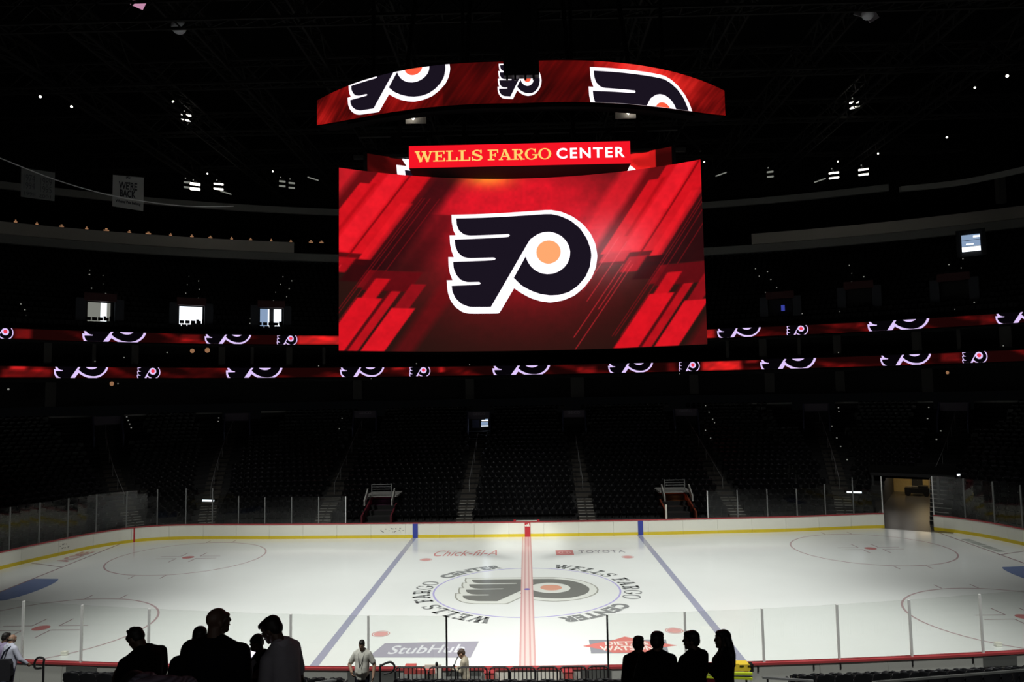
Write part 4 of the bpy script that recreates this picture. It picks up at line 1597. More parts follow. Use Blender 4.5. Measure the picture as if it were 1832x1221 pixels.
# pale balcony fascias
F2 = ell_curve(73.2, 50.2)
F1 = ell_curve(80.0, 55.5)
fz2, fz1 = 27.7, 34.0
mb = MB()
slab(mb, F2, 3, F2.len - 3, fz2 - 1.15, fz2 - .25, .35, .9, 2.0)
struct(mb.build('trim_2', M['fascia2']), 'lower grey band of the balcony front')
for a, b in ((F2.s_at_px(-60, fz2), F2.s_at_px(526, fz2)), (F2.s_at_px(1345, fz2), F2.s_at_px(1890, fz2))):
    mb = MB()
    slab(mb, F2, a, b, fz2 - .25, fz2 + 1.0, 0, .5, 2.0)
    struct(mb.build('trim_3', M['fascia']), 'pale upper band of the balcony front')
mb = MB()
slab(mb, F1, 3, F1.s_at_px(1590, fz1), fz1 - .40, fz1 + .40, 0, .4, 2.0)
struct(mb.build('trim_4', M['fascia2']), 'thin grey upper balcony band')
mb = MB()
c5 = [at(1612, 338, y=40), at(1720, 326, y=36), at(1832, 303, y=30), at(1900, 288, y=26)]
mb.loft([[p + Vector((0, 0, -.28)), p + Vector((0, .4, -.28)), p + Vector((0, .4, .28)), p + Vector((0, 0, .28))] for p in catmull(c5, 8)])
struct(mb.build('trim_5', M['fascia2']), 'rising grey band of the right upper balcony')
mb = MB()
p = at(1790, 341, y=33)
mb.box(p, (.7, .6, 2.6))
struct(mb.build('pillar', M['pillar']))
mb = MB()
slab(mb, F1, 3, F1.len - 3, fz2 + 1.0, 45, 1.2, 1.5, 2.5)
struct(mb.build('wall_back', M['ceil']), 'black wall behind the balconies')
WN = -1
for u, s_ in ((28, .5), (66, .4), (110, .7), (155, .5), (190, .9), (231, .6), (265, .9), (305, .5), (343, .6), (376, .7), (414, .5), (448, .6), (485, .4), (520, .5), (556, .8), (575, .8)):
    dd = F2.s_at_px(u, fz2 + 1)
    p = F2(dd) + F2.normal(dd) * .6 + Vector((0, 0, fz2 + 1.22))
    mb = MB()
    nn = F2.normal(dd)
    mb.box(p, (s_ * .6, .12, .10), math.atan2(nn.y, nn.x) - PI / 2)
    mb.box(p + Vector((0, 0, .16)), (s_ * .25, .1, .10), math.atan2(nn.y, nn.x) - PI / 2)
    o = mb.build('balcony_lamp', M['e_warm'], None, loc=p)
    WN = WN + 1
    tag(o, 'small warm lamp, %s from the left along the pale left balcony edge' % ORD[WN], 'lamp', 'warm balcony lamps at the left')

# ------------------------------------------------------------------ ceiling and trusses
mb = MB()
mb.box((0, 5, 45.2), (190, 140, .4))
struct(mb.build('ceiling', M['ceil']), 'black arena ceiling')


def truss_mesh(L):
    c = MB()
    ch = []
    for x in (-.5, .5):
        for z in (-.9, .9):
            q = MB()
            q.box((x, 0, z), (.16, L, .16))
            ch.append(q.mesh('chord', M['truss']))
    wb = MB()
    n = int(L / 1.8)
    for i in range(n):
        y0, y1 = -L / 2 + L * i / n, -L / 2 + L * (i + 1) / n
        for x in (-.5, .5):
            wb.bar((x, y0, -.9), (x, y1, .9), .08) if i % 2 else wb.bar((x, y0, .9), (x, y1, -.9), .08)
        for z in (-.9, .9):
            wb.bar((-.5, y0, z), (.5, y1, z), .07)
            wb.bar((-.5, y0, z), (.5, y0, z), .07)
    return ch, wb.mesh('lattice', M['truss'])


TY_ = truss_mesh(64)
TX_ = truss_mesh(100)
for i, x in enumerate((-37, -30, -22.5, -15, -8.5, 8.5, 15, 22.5, 30, 37)):
    o = thing('roof_truss', 'dark lattice roof truss running away from view, %s from the %s' % (('first', 'second', 'third', 'fourth', 'fifth')[i if i < 5 else 9 - i], 'left' if i < 5 else 'right'), 'truss', (x, 19, 36))
    for c in TY_[0]:
        child(c, 'chord', o)
    child(TY_[1], 'lattice', o)['kind'] = 'stuff'
for i, (y, z) in enumerate(((4, 32), (15, 33), (28, 34.2), (42, 35.5))):
    o = thing('roof_truss', 'dark lattice roof truss crossing the hall, %s from the front' % ('first', 'second', 'third', 'fourth')[i], 'truss', (0, y, z + 2.0))
    o.rotation_euler = (0, 0, PI / 2)
    for c in TX_[0]:
        child(c, 'chord', o)
    child(TX_[1], 'lattice', o)['kind'] = 'stuff'

# ------------------------------------------------------------------ scoreboard
RS = 17.45
sb = thing('scoreboard', 'huge hanging scoreboard with a curved red screen, winged emblem and a red name sign above', 'scoreboard', (0, 0, 12.2))


def scr(s, z, so=0.0, R=RS, ym=-.7):
    a = s / R
    r = R - so
    return Vector((r * math.sin(a), ym - R + r * math.cos(a), z))


SW = RS * math.asin(9.02 / RS)
Z0, Z1 = 12.25, 21.46


def main_pic(U, V):
    """picture of the big screen in photo pixels: x across, y down"""
    X, Y = U * 654.0, (1 - V) * 322.0
    col = np.zeros(X.shape + (3,))
    g1 = np.exp(-(((X - 315) / 215) ** 2 + ((Y - 40) / 95) ** 2))
    g2 = np.exp(-(((X - 325) / 190) ** 2 + ((Y - 150) / 120) ** 2))
    g3 = np.exp(-(((X - 270) / 42) ** 2 + ((Y + 2) / 17) ** 2))
    g4 = np.exp(-(((X - 480) / 75) ** 2 + ((Y - 140) / 55) ** 2))
    n = vnoise(X / 14, Y / 14, 11) * .6 + vnoise(X / 5, Y / 5, 12) * .4
    base = np.array([36, 20, 16])
    amt = np.clip(.95 * g1 + .62 * g2, 0, 1) * (.86 + .28 * n)
    for c in range(3):
        col[..., c] = base[c] + amt * (np.array([214, 24, 38])[c] - base[c])

    def bar(p0, p1, y0, y1, rgb, a=1.0, soft=2.0, sh=0.0, k=.71):
        P = X - sh + k * Y
        m_ = np.clip((P - p0) / soft + .5, 0, 1) * np.clip((p1 - P) / soft + .5, 0, 1) * np.clip((Y - y0) / 2 + .5, 0, 1) * np.clip((y1 - Y) / 2 + .5, 0, 1) * a
        for c in range(3):
            col[..., c] = col[..., c] * (1 - m_) + m_ * rgb[c] * (.93 + .14 * n)
    for sh in (0, -525):
        bar(560, 700, -10, 170, (110, 11, 17), .70, 12, sh)
        bar(512, 560, -10, 165, (226, 28, 40), .80, 16, sh)
        bar(578, 690, 22, 150, (210, 20, 30), 1, 3, sh)
        bar(594, 690, -10, 26, (205, 18, 28), 1, 3, sh)
        bar(600, 607, 20, 120, (176, 14, 22), .8, 4, sh)
        bar(613, 646, -10, 148, (234, 28, 40), .95, 5, sh)
        bar(650, 654, 0, 160, (120, 8, 14), .8, 2, sh)
        bar(672, 694, 52, 160, (222, 24, 34), 1, 3, sh)
        bar(585, 631, 146, 165, (196, 22, 32), .9, 3, sh)
        bar(636, 668, 158, 185, (178, 16, 26), .9, 3, sh)
        bar(668, 720, 160, 200, (52, 8, 12), .8, 8, sh)
        bar(694, 745 if sh else 800, -10, 177, (40, 11, 14), .78, 22, sh)
        bar(745, 800, 70 if sh else -10, 177, (44, 11, 14), .5, 40, sh)
        for p in (701, 706, 716, 733):
            bar(p, p + 1.6, 40, 300, (150, 18, 26), .65, 1.5, sh)
        for p, ya, yb in ((590, 120, 215), (611, 130, 235), (642, 165, 250), (650, 172, 322), (632, 170, 300)):
            bar(p, p + 1.8, ya, yb, (222, 40, 50), .7, 1.5, sh)
        bar(716, 800, 178, 214, (96, 12, 18), .9, 4, sh)
        bar(704, 716, 178, 210, (140, 14, 22), .7, 3, sh)
        bar(726, 752, 192, 322, (196, 18, 28), 1, 4, sh)
        bar(719, 763, 228, 322, (214, 20, 32), 1, 4, sh)
        bar(764, 772, 208, 322, (90, 12, 18), .8, 4, sh)
        bar(769, 786, 214, 322, (186, 18, 28), .95, 3, sh)
        bar(795, 822, 200, 244, (160, 16, 26), .8, 3, sh)
        bar(791, 833, 244, 322, (216, 22, 34), 1, 3, sh)
        bar(848, 884, 170, 322, (120, 14, 20), .55, 16, sh)
    for c, a in ((0, 30), (1, 70), (2, 68)):
        col[..., c] += a * g4 + (0, 110, 10)[c] * g3 + (60, 0, 0)[c] * g3
    return col


mb = MB()
ss = np.linspace(-SW + .35, SW - .35, 30)
mb.loft([[scr(s, Z0 + .02, -.05), scr(s, Z0 + .05, -.5), scr(s, Z1 - .05, -.5), scr(s, Z1 - .02, -.05)] for s in ss])
mb.build('main_housing', M['house'], sb)
ms = grid_screen('main_screen', sb, lambda u, v: scr(-SW + 2 * SW * u, Z0 + (Z1 - Z0) * v), 436, 214, main_pic)
ms['label'] = 'curved red LED screen showing slanted streaks'


def fnm(x, y, so):
    return scr(x, y, so)


mb = MB()
mb.flat([OUT], lambda x, y: fnm(x, y, .02), None, .5)
e = mb.build('emblem', M['e_white'], ms)
e['label'] = 'white outlined winged letter emblem'
mb = MB()
mb.flat([BODY], lambda x, y: fnm(x, y, .04), None, .5)
mb.build('emblem_body', M['e_black'], ms)
mb = MB()
mb.flat([DISC], lambda x, y: fnm(x, y, .06), None, .5)
mb.build('emblem_disc', M['e_orange'], ms)['label'] = 'orange disc'

# smaller screen behind the sign
SW2, R2, Y2 = 8.55, 15.0, 1.45
A0, A1 = 22.05, 22.95


def aux(s, z, so=0.0):
    return scr(s, z, so, R2, Y2)


mb = MB()
mb.loft([[aux(s, A0 - .3, -.05), aux(s, A0 - .3, -.6), aux(s, A1 + .5, -.6), aux(s, A1 + .05, -.05)] for s in np.linspace(-SW2, SW2, 24)])
mb.build('upper_housing', M['house'], sb)


def aux_pic(U, V):
    X = U * 560
    n = vnoise(X / 20 + V * 2, V * 2, 21)
    n2 = vnoise(X / 5 + V * 3, V * 3, 22)
    b = np.clip((n - .35) * 1.6, 0, 1) * (.6 + .4 * n2)
    b = b * np.where(X < 120, .35, 1) * np.where(X > 520, .35, 1) + np.where((X > 470) & (X < 530), .75, 0)
    return np.stack([50 + 190 * np.clip(b, 0, 1), 6 + 26 * b, 6 + 26 * b], -1)


us = grid_screen('upper_screen', sb, lambda u, v: aux(-SW2 + 2 * SW2 * u, A0 - .25 + (A1 - A0 + .25) * v), 200, 10, aux_pic)
sA, sB = -7.25, 7.05


def fna(x, y, so):
    return aux(sA + (sB - sA) * (x + 3.93) / 7.97, A0 - .25 + (y - .85) / 1.1 * 1.15, so)


emblem(us, fna, (.85, 1.95), .5, ('e_white', 'e_black', 'e_orange2'))

# red name sign
sg = MB()
sy0, sy1 = -2.8, -.45
sg.box((0.03, (sy0 + sy1) / 2 + .02, (21.47 + 22.63) / 2), (11.2, sy1 - sy0, 1.15))
so_ = sg.build('name_sign', M['house'], sb)
mb = MB()
mb.box((.03, sy0 - .005, 22.05), (11.18, .02, 1.14))
mb.build('sign_face', M['e_sign'], so_)
wl, wd_ = slab_text('WELLS FARGO', .02)
mb = MB()


def sgn(x0, x1, z0, z1):
    return lambda x, y: Vector((-5.56 + 11.18 * (x0 + (x1 - x0) * x), sy0 - .025, 21.48 + 1.14 * (z0 + (z1 - z0) * y)))


for word in ('WELLS', 'FARGO'):
    wl, w1 = slab_text(word, .02)
    mb = MB()
    mb.flat([[(x / w1, y) for x, y in p] for p in wl], sgn(.030, .336, .27, .75) if word == 'WELLS' else sgn(.357, .645, .27, .75))
    mb.build('lettering', M['e_gold'], so_)['label'] = 'gold slab serif letters'
mb = MB()
mb.flat(sans('CENTER', .024, 0, 1.22), sgn(.668, .975, .27, .75))
mb.build('lettering', M['e_white'], so_)['label'] = 'white sans serif letters'

# rear half, frame and hanger
mb = MB()
mb.loft([[Vector((x, 3.4 + .016 * x * x, Z0 + .5)), Vector((x, 3.9 + .016 * x * x, Z0 + .5)), Vector((x, 3.9 + .016 * x * x, Z1)), Vector((x, 3.4 + .016 * x * x, Z1))] for x in np.linspace(-9, 9, 12)])
mb.build('rear_screen', M['house'], sb)
mb = MB()
for sx in (-1, 1):
    mb.box((sx * 8.2, .8, (Z0 + Z1) / 2), (.3, 5.0, Z1 - Z0 - 1))
mb.build('end_frame', M['house'], sb)
for x in (-7, -3.2, 3.2, 7):
    mb = MB()
    mb.bar((x, .6, Z1), (x * .8, .6, 33), .22)
    mb.build('hanger', M['truss'], sb)
mb = MB()
for x in np.linspace(-8, 8, 9):
    mb.bar((x, -.2, 22.9), (x + 1, .9, 24.6), .1)
    mb.bar((x + 1, .9, 24.6), (x + 1.8, -.2, 22.9), .1)
mb.bar((-9, .9, 24.6), (9, .9, 24.6), .2)
mb.bar((-9, -.2, 23.0), (9, -.2, 23.0), .2)
mb.build('top_frame', M['truss'], sb)
mb = MB()
mb.box((.2, -3.9, 27.9), (1.75, .4, 4.6))
for x in (-.5, -.1, .4, .8):
    mb.bar((x, -4.2, 25.3), (x, -4.2, 31), .10)
hs = thing('cable_bundle', 'dark cable loom hanging in front of the middle of the upper ring screen', 'cable', (-.3, -3.9, 26))
mb.build('cables', M['black'], hs)
mb = MB()
mb.box((.2, -3.95, 28.6), (1.9, .25, .5))
mb.build('bracket', M['house'], hs)

# ring screen above
cr = thing('ring_screen', 'curved red ring screen with three winged emblems hanging above the scoreboard', 'scoreboard', (0, 0, 25))
CC = []
for k in range(81):
    t = -1 + 2 * k / 80
    CC.append((.1 + 11.35 * t, .6 - 3.9 * (1 - abs(t) ** 2.2)))
CRV = Curve(CC)


def crown(d, z, so=0.0):
    p, n = CRV(d), CRV.normal(d)
    return p - n * so + Vector((0, 0, z))


def cz(d):
    """bottom and top height along the ring"""
    t = abs(CRV(d).x - .1) / 11.35
    return 24.52 + .30 * t + .35 * t ** 6, 26.68 + .32 * t - .42 * t ** 4


mb = MB()
mb.loft([[crown(d, cz(d)[0] - .06, -.05), crown(d, cz(d)[0] - .06, -1.0), crown(d, cz(d)[1] + .06, -1.0), crown(d, cz(d)[1] + .06, -.05)] for d in np.linspace(0, CRV.len, 40)])
mb.build('housing', M['house'], cr)
mb = MB()
mb.loft([[crown(d, cz(d)[0] - .24, .02), crown(d, cz(d)[0] - .24, -.3), crown(d, cz(d)[0] - .17, -.3), crown(d, cz(d)[0] - .17, .02)] for d in np.linspace(2.5, CRV.len - 2.5, 30)])
mb.build('lower_rail', M['house'], cr)


def crown_pic(U, V):
    X, Y = U * 733, (1 - V) * 70
    n = vnoise(X / 40 + Y * .02, Y / 45, 31)
    st = vnoise((X + .7 * Y) / 3.2, Y / 60, 32)
    st2 = vnoise((X + .7 * Y) / 12, Y / 25, 33)
    b = .36 + .28 * np.clip((n - .4) * 2, 0, 1) + .22 * (st - .5) + .25 * (st2 - .5)
    gl = np.exp(-(((X - 560) / 60) ** 2 + ((Y - 5) / 45) ** 2)) + .5 * np.exp(-(((X - 120) / 60) ** 2 + ((Y - 8) / 18) ** 2)) + .55 * np.exp(-(((X - 640) / 45) ** 2 + ((Y - 25) / 30) ** 2)) + .45 * np.exp(-(((X - 15) / 20) ** 2 + ((Y - 60) / 30) ** 2))
    b = np.clip(b, .08, 1) + .85 * gl
    b = b * np.where((X > 250) & (X < 480), .62, 1.0)
    return np.stack([22 + 190 * np.clip(b, 0, 1.15), 6 + 30 * b ** 2, 6 + 26 * b ** 2], -1)


cs = grid_screen('screen', cr, lambda u, v: crown(CRV.len * u, cz(CRV.len * u)[0] + (cz(CRV.len * u)[1] - cz(CRV.len * u)[0]) * v), 240, 24, crown_pic)
for uL, uR, w0, w1 in ((622, 806, -2.85, .30), (890, 969, -3.3, 3.0), (1048, 1240, .72, 3.02)):
    dL, dR = CRV.s_at_px(uL, 25.5), CRV.s_at_px(uR, 25.5)

    def fnc(x, y, so, dL=dL, dR=dR, w0=w0, w1=w1):
        d = dL + (dR - dL) * (x + 3.93) / 7.97
        a, b = cz(d)
        return crown(d, a + (b - a) * (y - w0) / (w1 - w0), so)
    emblem(cs, fnc, (w0, w1), .4, ('e_white', 'e_black', 'e_orange2'))
for x in (-8, -3, 3, 8):
    mb = MB()
    mb.bar((x, .3, 26.5), (x, .3, 34), .18)
    mb.build('hanger', M['truss'], cr)
mb = MB()
mb.box((0, 1.0, 26.2), (20, .5, .5))
for x in np.linspace(-9, 9, 7):
    mb.bar((x, -2.6 + .03 * x * x, 26.2), (x, 1.2, 26.2), .25)
mb.build('inner_frame', M['truss'], cr)
# two work lights tucked under the ring
for u, v, sx in ((731, 204, 1), (1132, 194, -1)):
    p = at(u, v, y=-1.2)
    o = thing('work_light', 'bright slanted work light fixture under the %s half of the ring screen' % ('left' if sx > 0 else 'right'), 'light', p)
    mb = MB()
    mb.box(p + Vector((.35 * sx, .3, -.12)), (1.1, .08, .6))
    mb.build('reflector', M['fascia'], o)
    mb = MB()
    mb.bar(p + Vector((-sx * .25, 0, .25)), p + Vector((sx * .28, 0, -.28)), .14)
    mb.build('lamp_tube', M['e_lamp'], o)
    mb = MB()
    mb.bar(p + Vector((-.1, 0, .36)), p + Vector((.3, 0, .36)), .10)
    mb.build('lamp_tube', M['e_dim'], o)

# ------------------------------------------------------------------ ceiling lamps, banners and hanging things
FIX = [(335, 331, 4, 'o'), (349, 334, 6, 'o'), (391, 334, 6, 'o'), (404, 345, 3, 's'), (505, 329, 4, 'o'), (522, 332, 4, 'o'), (560, 320, 3, 's'),
       (1290, 312, 3, 's'), (1378, 312, 4, 'o'), (1467, 323, 3, 's'), (1492, 314, 6, 'o'), (1545, 308, 6, 'o'), (333, 211, 6, 'o'), (1529, 188, 6, 'o')]
for i, (u, v, k, typ) in enumerate(FIX):
    p = at(u, v, y=38 if v > 250 else 26)
    side = 'left' if u < 900 else 'right'
    o = thing('floodlight', '%s under the roof %s of the scoreboard, %s' % ('twin bar floodlight' if typ == 'o' else 'slim slanted floodlight', side, ['just left of the glaring one', 'the most glaring one', 'just right of the glaring pair', 'low slanted one', 'left one of the middle pair', 'right one of the middle pair', 'slanting one nearest the screen', 'slanting one nearest the screen', 'second out from screen', 'faint low one', 'third pair out', 'fourth pair out', 'alone high up', 'alone high up'][i]), 'light', p)
    sc_ = (p - CAM).length / FPX
    if typ == 'o':
        for j, zz in enumerate((.5, -.5)):
            mb = MB()
            sl = -.12 if side == 'left' else .10
            wd_ = k * 1.25 * sc_
            mb.bar(p + Vector((-wd_, 0, zz * 8 * sc_ - sl * wd_)), p + Vector((wd_, 0, zz * 8 * sc_ + sl * wd_)), 2.4 * sc_ * (1.5 if i == 1 else 1))
            mb.build('lamp_tube', M['e_lamp'] if k >= 6 else M['e_dim'], o)
        mb = MB()
        mb.box(p + Vector((0, .25, 8 * sc_)), (4 * sc_, .1, 5 * sc_))
        mb.build('bracket', M['truss'], o)
        mb = MB()
        mb.ell(p + Vector((-3 * sc_, 0, 11 * sc_)), (1.0 * sc_,) * 3, n=8)
        mb.build('pilot_lamp', M['e_dim'], o)
    else:
        mb = MB()
        sl = -1 if side == 'left' else 1
        mb.bar(p + Vector((-9 * sc_, 0, -3 * sl * sc_)), p + Vector((9 * sc_, 0, 3 * sl * sc_)), 1.6 * sc_)
        mb.build('lamp_tube', M['e_dim'], o)
        mb = MB()
        mb.ell(p + Vector((0, .2, 2 * sc_)), (3 * sc_, .2, 2.5 * sc_), n=10)
        mb.build('hood', M['truss'], o)
ROOF = ((72, 173, 3), (128, 191, 3), (310, 182, 3), (371, 311, 2.2), (488, 307, 2.2), (608, 303, 2), (1039, 47, 3), (1802, 136, 3.4), (1744, 157, 2.4), (1694, 246, 2.4), (1571, 275, 2.2), (1499, 289, 2), (1260, 290, 2.2))
for u, v, r in ROOF:
    p = at(u, v, y=30)
    q = r * .6 * (p - CAM).length / FPX
    mb = MB()
    mb.ell(p, (q, q, q), n=10)
    o = mb.build('ceiling_lamp', M['e_lamp'], None, loc=p)
    side = 'left' if u < 900 else 'right'
    tag(o, 'round pinpoint lamp under the black roof, %s from the left' % ORD[sorted(q[0] for q in ROOF).index(u)], 'lamp', 'pinpoint roof lamps, %s half' % side)
GL = mat('pale_sphere', (.50, .50, .54), .5)
for u, v, r, nm in ((320, 48, 11, 'left'), (1553, 25, 9, 'right')):
    p = at(u, v, y=6)
    q = r * (p - CAM).length / FPX
    o = thing('speaker_globe', 'pale globe hanging under the roof at the upper %s' % nm, 'globe', p)
    mb = MB()
    mb.ell(p, (q, q, q), n=18)
    mb.build('globe', GL, o, True)
    mb = MB()
    mb.tube([p + Vector((0, 0, q * .9)), p + Vector((0, 0, q * 1.2))], q * .35, 10)
    mb.tube([p + Vector((0, 0, q * 1.1)), p + Vector((.2, .3, 6.0))], .05, 6)
    mb.build('hanger', M['truss'], o)
for u, v, a, col, nm in ((247, 6, -.45, (.75, .36, .55), 'pink glowing square hanging under the roof at the upper left'), (1562, 31, .5, (.42, .38, .42), 'pale slanted panel beside the right hanging globe'), (1538, 23, -.3, (.20, .19, .2), 'dim grey panel left of the right hanging globe')):
    p = at(u, v, y=7)
    sc_ = (p - CAM).length / FPX
    mb = MB()
    ca, sa = math.cos(a), math.sin(a)
    hw, hh = 10 * sc_ * (.8 if u > 1000 else 1), 6 * sc_ * (.8 if u > 1000 else 1)
    c4 = [(-hw, -hh), (hw, -hh), (hw, hh), (-hw, hh)]
    pts = [p + Vector((x * ca - z * sa, 0, x * sa + z * ca)) for x, z in c4]
    mb.loft([pts, [q + Vector((0, .06, 0)) for q in pts]])
    mm = emit('glow_panel', tuple(c * .7 for c in col), 1.0) if u < 1000 else mat('panel_%d' % u, col, .6)  # pink sheet is emissive: its brightness is put into the colour
    o = mb.build('hanging_sheet', mm, None, loc=p)
    tag(o, nm, 'panel')

BN = mat('banner_cloth', (.50, .50, .49), .8)
BI = mat('banner_print', (.035, .033, .045), .8)
BI2 = mat('banner_print_dim', (.12, .12, .14), .8)
for u0, u1, v0, v1, rows, lb in ((38, 98, 300, 357, (('1974', .08, .42, .55, .80, 0), ('1989', .58, .92, .50, .76, 0), ('1994', .08, .42, .30, .53, 0), ('1995', .58, .92, .25, .48, 0), ('1998', .10, .44, .07, .20, 0), ('2001', .54, .90, .06, .18, 0)), 'dim banner with rows of year numbers, leftmost under the roof'),
                                  (202, 257, 313, 373, (("WE'RE", .2, .8, .58, .82, 1), ('BACK', .24, .76, .34, .57, 1), ('Where We Belong', .1, .92, .12, .24, 1)), 'pale banner with two bold black words, right of the year banner')):
    P = [at(u0, v0, y=24), at(u1, v0 + (9 if u0 < 100 else 5), y=24.4), at(u1 - 1, v1 + (3 if u0 < 100 else 5), y=24.4), at(u0 - 1, v1 - (5 if u0 < 100 else 4), y=24)]
    o = thing('hanging_banner', lb, 'banner', (P[0] + P[1]) / 2)
    mb = MB()
    mb.loft([P, [q + Vector((0, .03, 0)) for q in P]])
    mb.build('cloth', BN if u0 > 100 else mat('banner_cloth_dim', (.30, .31, .31), .8), o)
    for txt, x0, x1, y0, y1, kk in rows:
        def fb(x, y, P=P, x0=x0, x1=x1, y0=y0, y1=y1):
            X, Y = x0 + (x1 - x0) * x, y0 + (y1 - y0) * y
            return (P[3].lerp(P[2], X)).lerp(P[0].lerp(P[1], X), Y) + Vector((0, -.02, 0))
        mb = MB()
        mb.flat(sans(txt, .03 if kk else 0), fb)
        mb.build('lettering', BI if kk else BI2, o)
    mb = MB()
    mb.bar(P[0] + Vector((-.1, 0, .05)), P[1] + Vector((.1, 0, .05)), .08)
    mb.build('top_rod', M['truss'], o)
    for q in (P[0], P[1]):
        mb = MB()
        mb.bar(q + Vector((0, 0, .08)), Vector((q.x, q.y, 33.2)), .03)
        mb.build('cord', M['truss'], o)
    if u0 > 100:
        mb = MB()
        mb.flat([BODY_L], lambda x, y: P[0].lerp(P[1], .5 + x * .02) + Vector((0, -.02, -.14 + y * .045)))
        mb.build('emblem', BI, o)
mb = MB()
mb.tube(catmull([at(-30, 272, y=14), at(0, 283, y=14.5), at(100, 322, y=17), at(200, 350, y=19), at(300, 366, y=21), at(360, 369.5, y=22), at(418, 369, y=23)], 6), .045, 6)
tag(mb.build('roof_cable', mat('pale_cable', (.8, .8, .8), .5)), 'thin pale cable sagging across the upper left in front of the banners', 'cable')

# ------------------------------------------------------------------ near stand


RISE = .295


def bend(x):
    """the near stand wraps round the rink, more so at the left"""
    return .0031 * x * x + .03 * max(0, -x)


def tier_z(y, x=0.0):
    q = -16.2 + bend(x) - y
    if q < 0:
        return 0.2
    return 0.9 + RISE * math.floor(q / 0.85)


mb = MB()
mb.box((0, -15.08, .1), (44, 2.2, .2))
struct(mb.build('floor', M['concrete']), 'raised walkway behind the near boards')
mb = MB()
xs = np.linspace(-22, 22, 23)
for k in range(27):
    z = .9 + RISE * k
    dep = .85 if k < 26 else 4.0
    rings = []
    for x in xs:
        y1 = -16.2 - .85 * k + bend(x)
        rings.append([Vector((x, y1, z - .9 if k == 0 else z - .4)), Vector((x, y1, z)), Vector((x, y1 - dep, z)), Vector((x, y1 - dep, z - .4))])
    mb.loft(rings)
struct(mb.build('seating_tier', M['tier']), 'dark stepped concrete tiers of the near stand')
parts = {k: MB() for k in ('backrest', 'seat_pan', 'armrest', 'support')}
seat_shape(None, Matrix.Rotation(0, 4, 'Z'), parts, True)
PM = {k: v.mesh(k, M['seat'], smooth=False) for k, v in parts.items()}


def near_seat(x, y, row, sec):
    c_ = count[('n', row, sec)] = count.get(('n', row, sec), -1) + 1
    o = thing('arena_seat', 'near black seat, %s from left in the %s row, %s' % (ORD[min(c_, 19)], row, sec), 'seat', (x, y, tier_z(y - .1, x)), 'near %s row seats, %s' % (row, sec))
    for k, me in PM.items():
        child(me, k, o)
    return o


for row, y, spans in (('first', -16.72, ((-14.0, -10.2, 'left of the crowd'), (-6.9, -5.2, 'left of the aisle rail'), (-3.9, 2.9, 'before the black barriers'), (7.6, 16.6, 'right of the yellow stretcher'))),
                      ('second', -17.57, ((-13.6, -10.0, 'left of the crowd'), (-6.7, -5.1, 'left of the aisle rail'), (-3.65, 2.9, 'before the black barriers'), (7.5, 16.6, 'right of the yellow stretcher')))):
    for x0, x1, sec in spans:
        n = int((x1 - x0) / .53)
        for i in range(n):
            x = x0 + .53 * (i + .5)
            near_seat(x, y + bend(x), row, sec)

# low black barriers in front of the benches
for i, (u0, u1) in enumerate(((707, 761), (767, 815), (819, 871), (876, 910), (913, 957), (961, 997), (1002, 1048), (1052, 1088))):
    y = -16.0
    vt = 1194.5 - (max(0, (u0 - 900)) * .012)
    a, b = at(u0, vt, y=y), at(u1, vt, y=y)
    zb = .22
    o = thing('crowd_barrier', 'short black barrier with upright bars, %s at the near benches' % ('leftmost', 'second from left', 'third from left, before the boy', 'fourth, below the red post', 'fifth, below the centre line', 'sixth from left', 'seventh, before the right red post', 'rightmost')[i], 'barrier', ((a.x + b.x) / 2, y, zb))
    zt = (a.z + b.z) / 2
    r = .11
    pts = [Vector((a.x, y, zb)), Vector((a.x, y, zt - r)), Vector((a.x + r * .3, y, zt - r * .3)), Vector((a.x + r, y, zt)), Vector((b.x - r, y, zt)), Vector((b.x - r * .3, y, zt - r * .3)), Vector((b.x, y, zt - r)), Vector((b.x, y, zb))]
    mb = MB()
    mb.tube(pts, .027, 8)
    mb.build('frame', M['black'], o)
    n = max(3, round((b.x - a.x) / .13))
    for k in range(1, n):
        x = a.x + (b.x - a.x) * k / n
        mb = MB()
        mb.tube([(x, y, zb + .1), (x, y, zt)], .016, 6)
        mb.build('bar', M['black'], o)
    mb = MB()
    mb.tube([(a.x, y, zb + .12), (b.x, y, zb + .12)], .018, 6)
    mb.build('bottom_rail', M['black'], o)

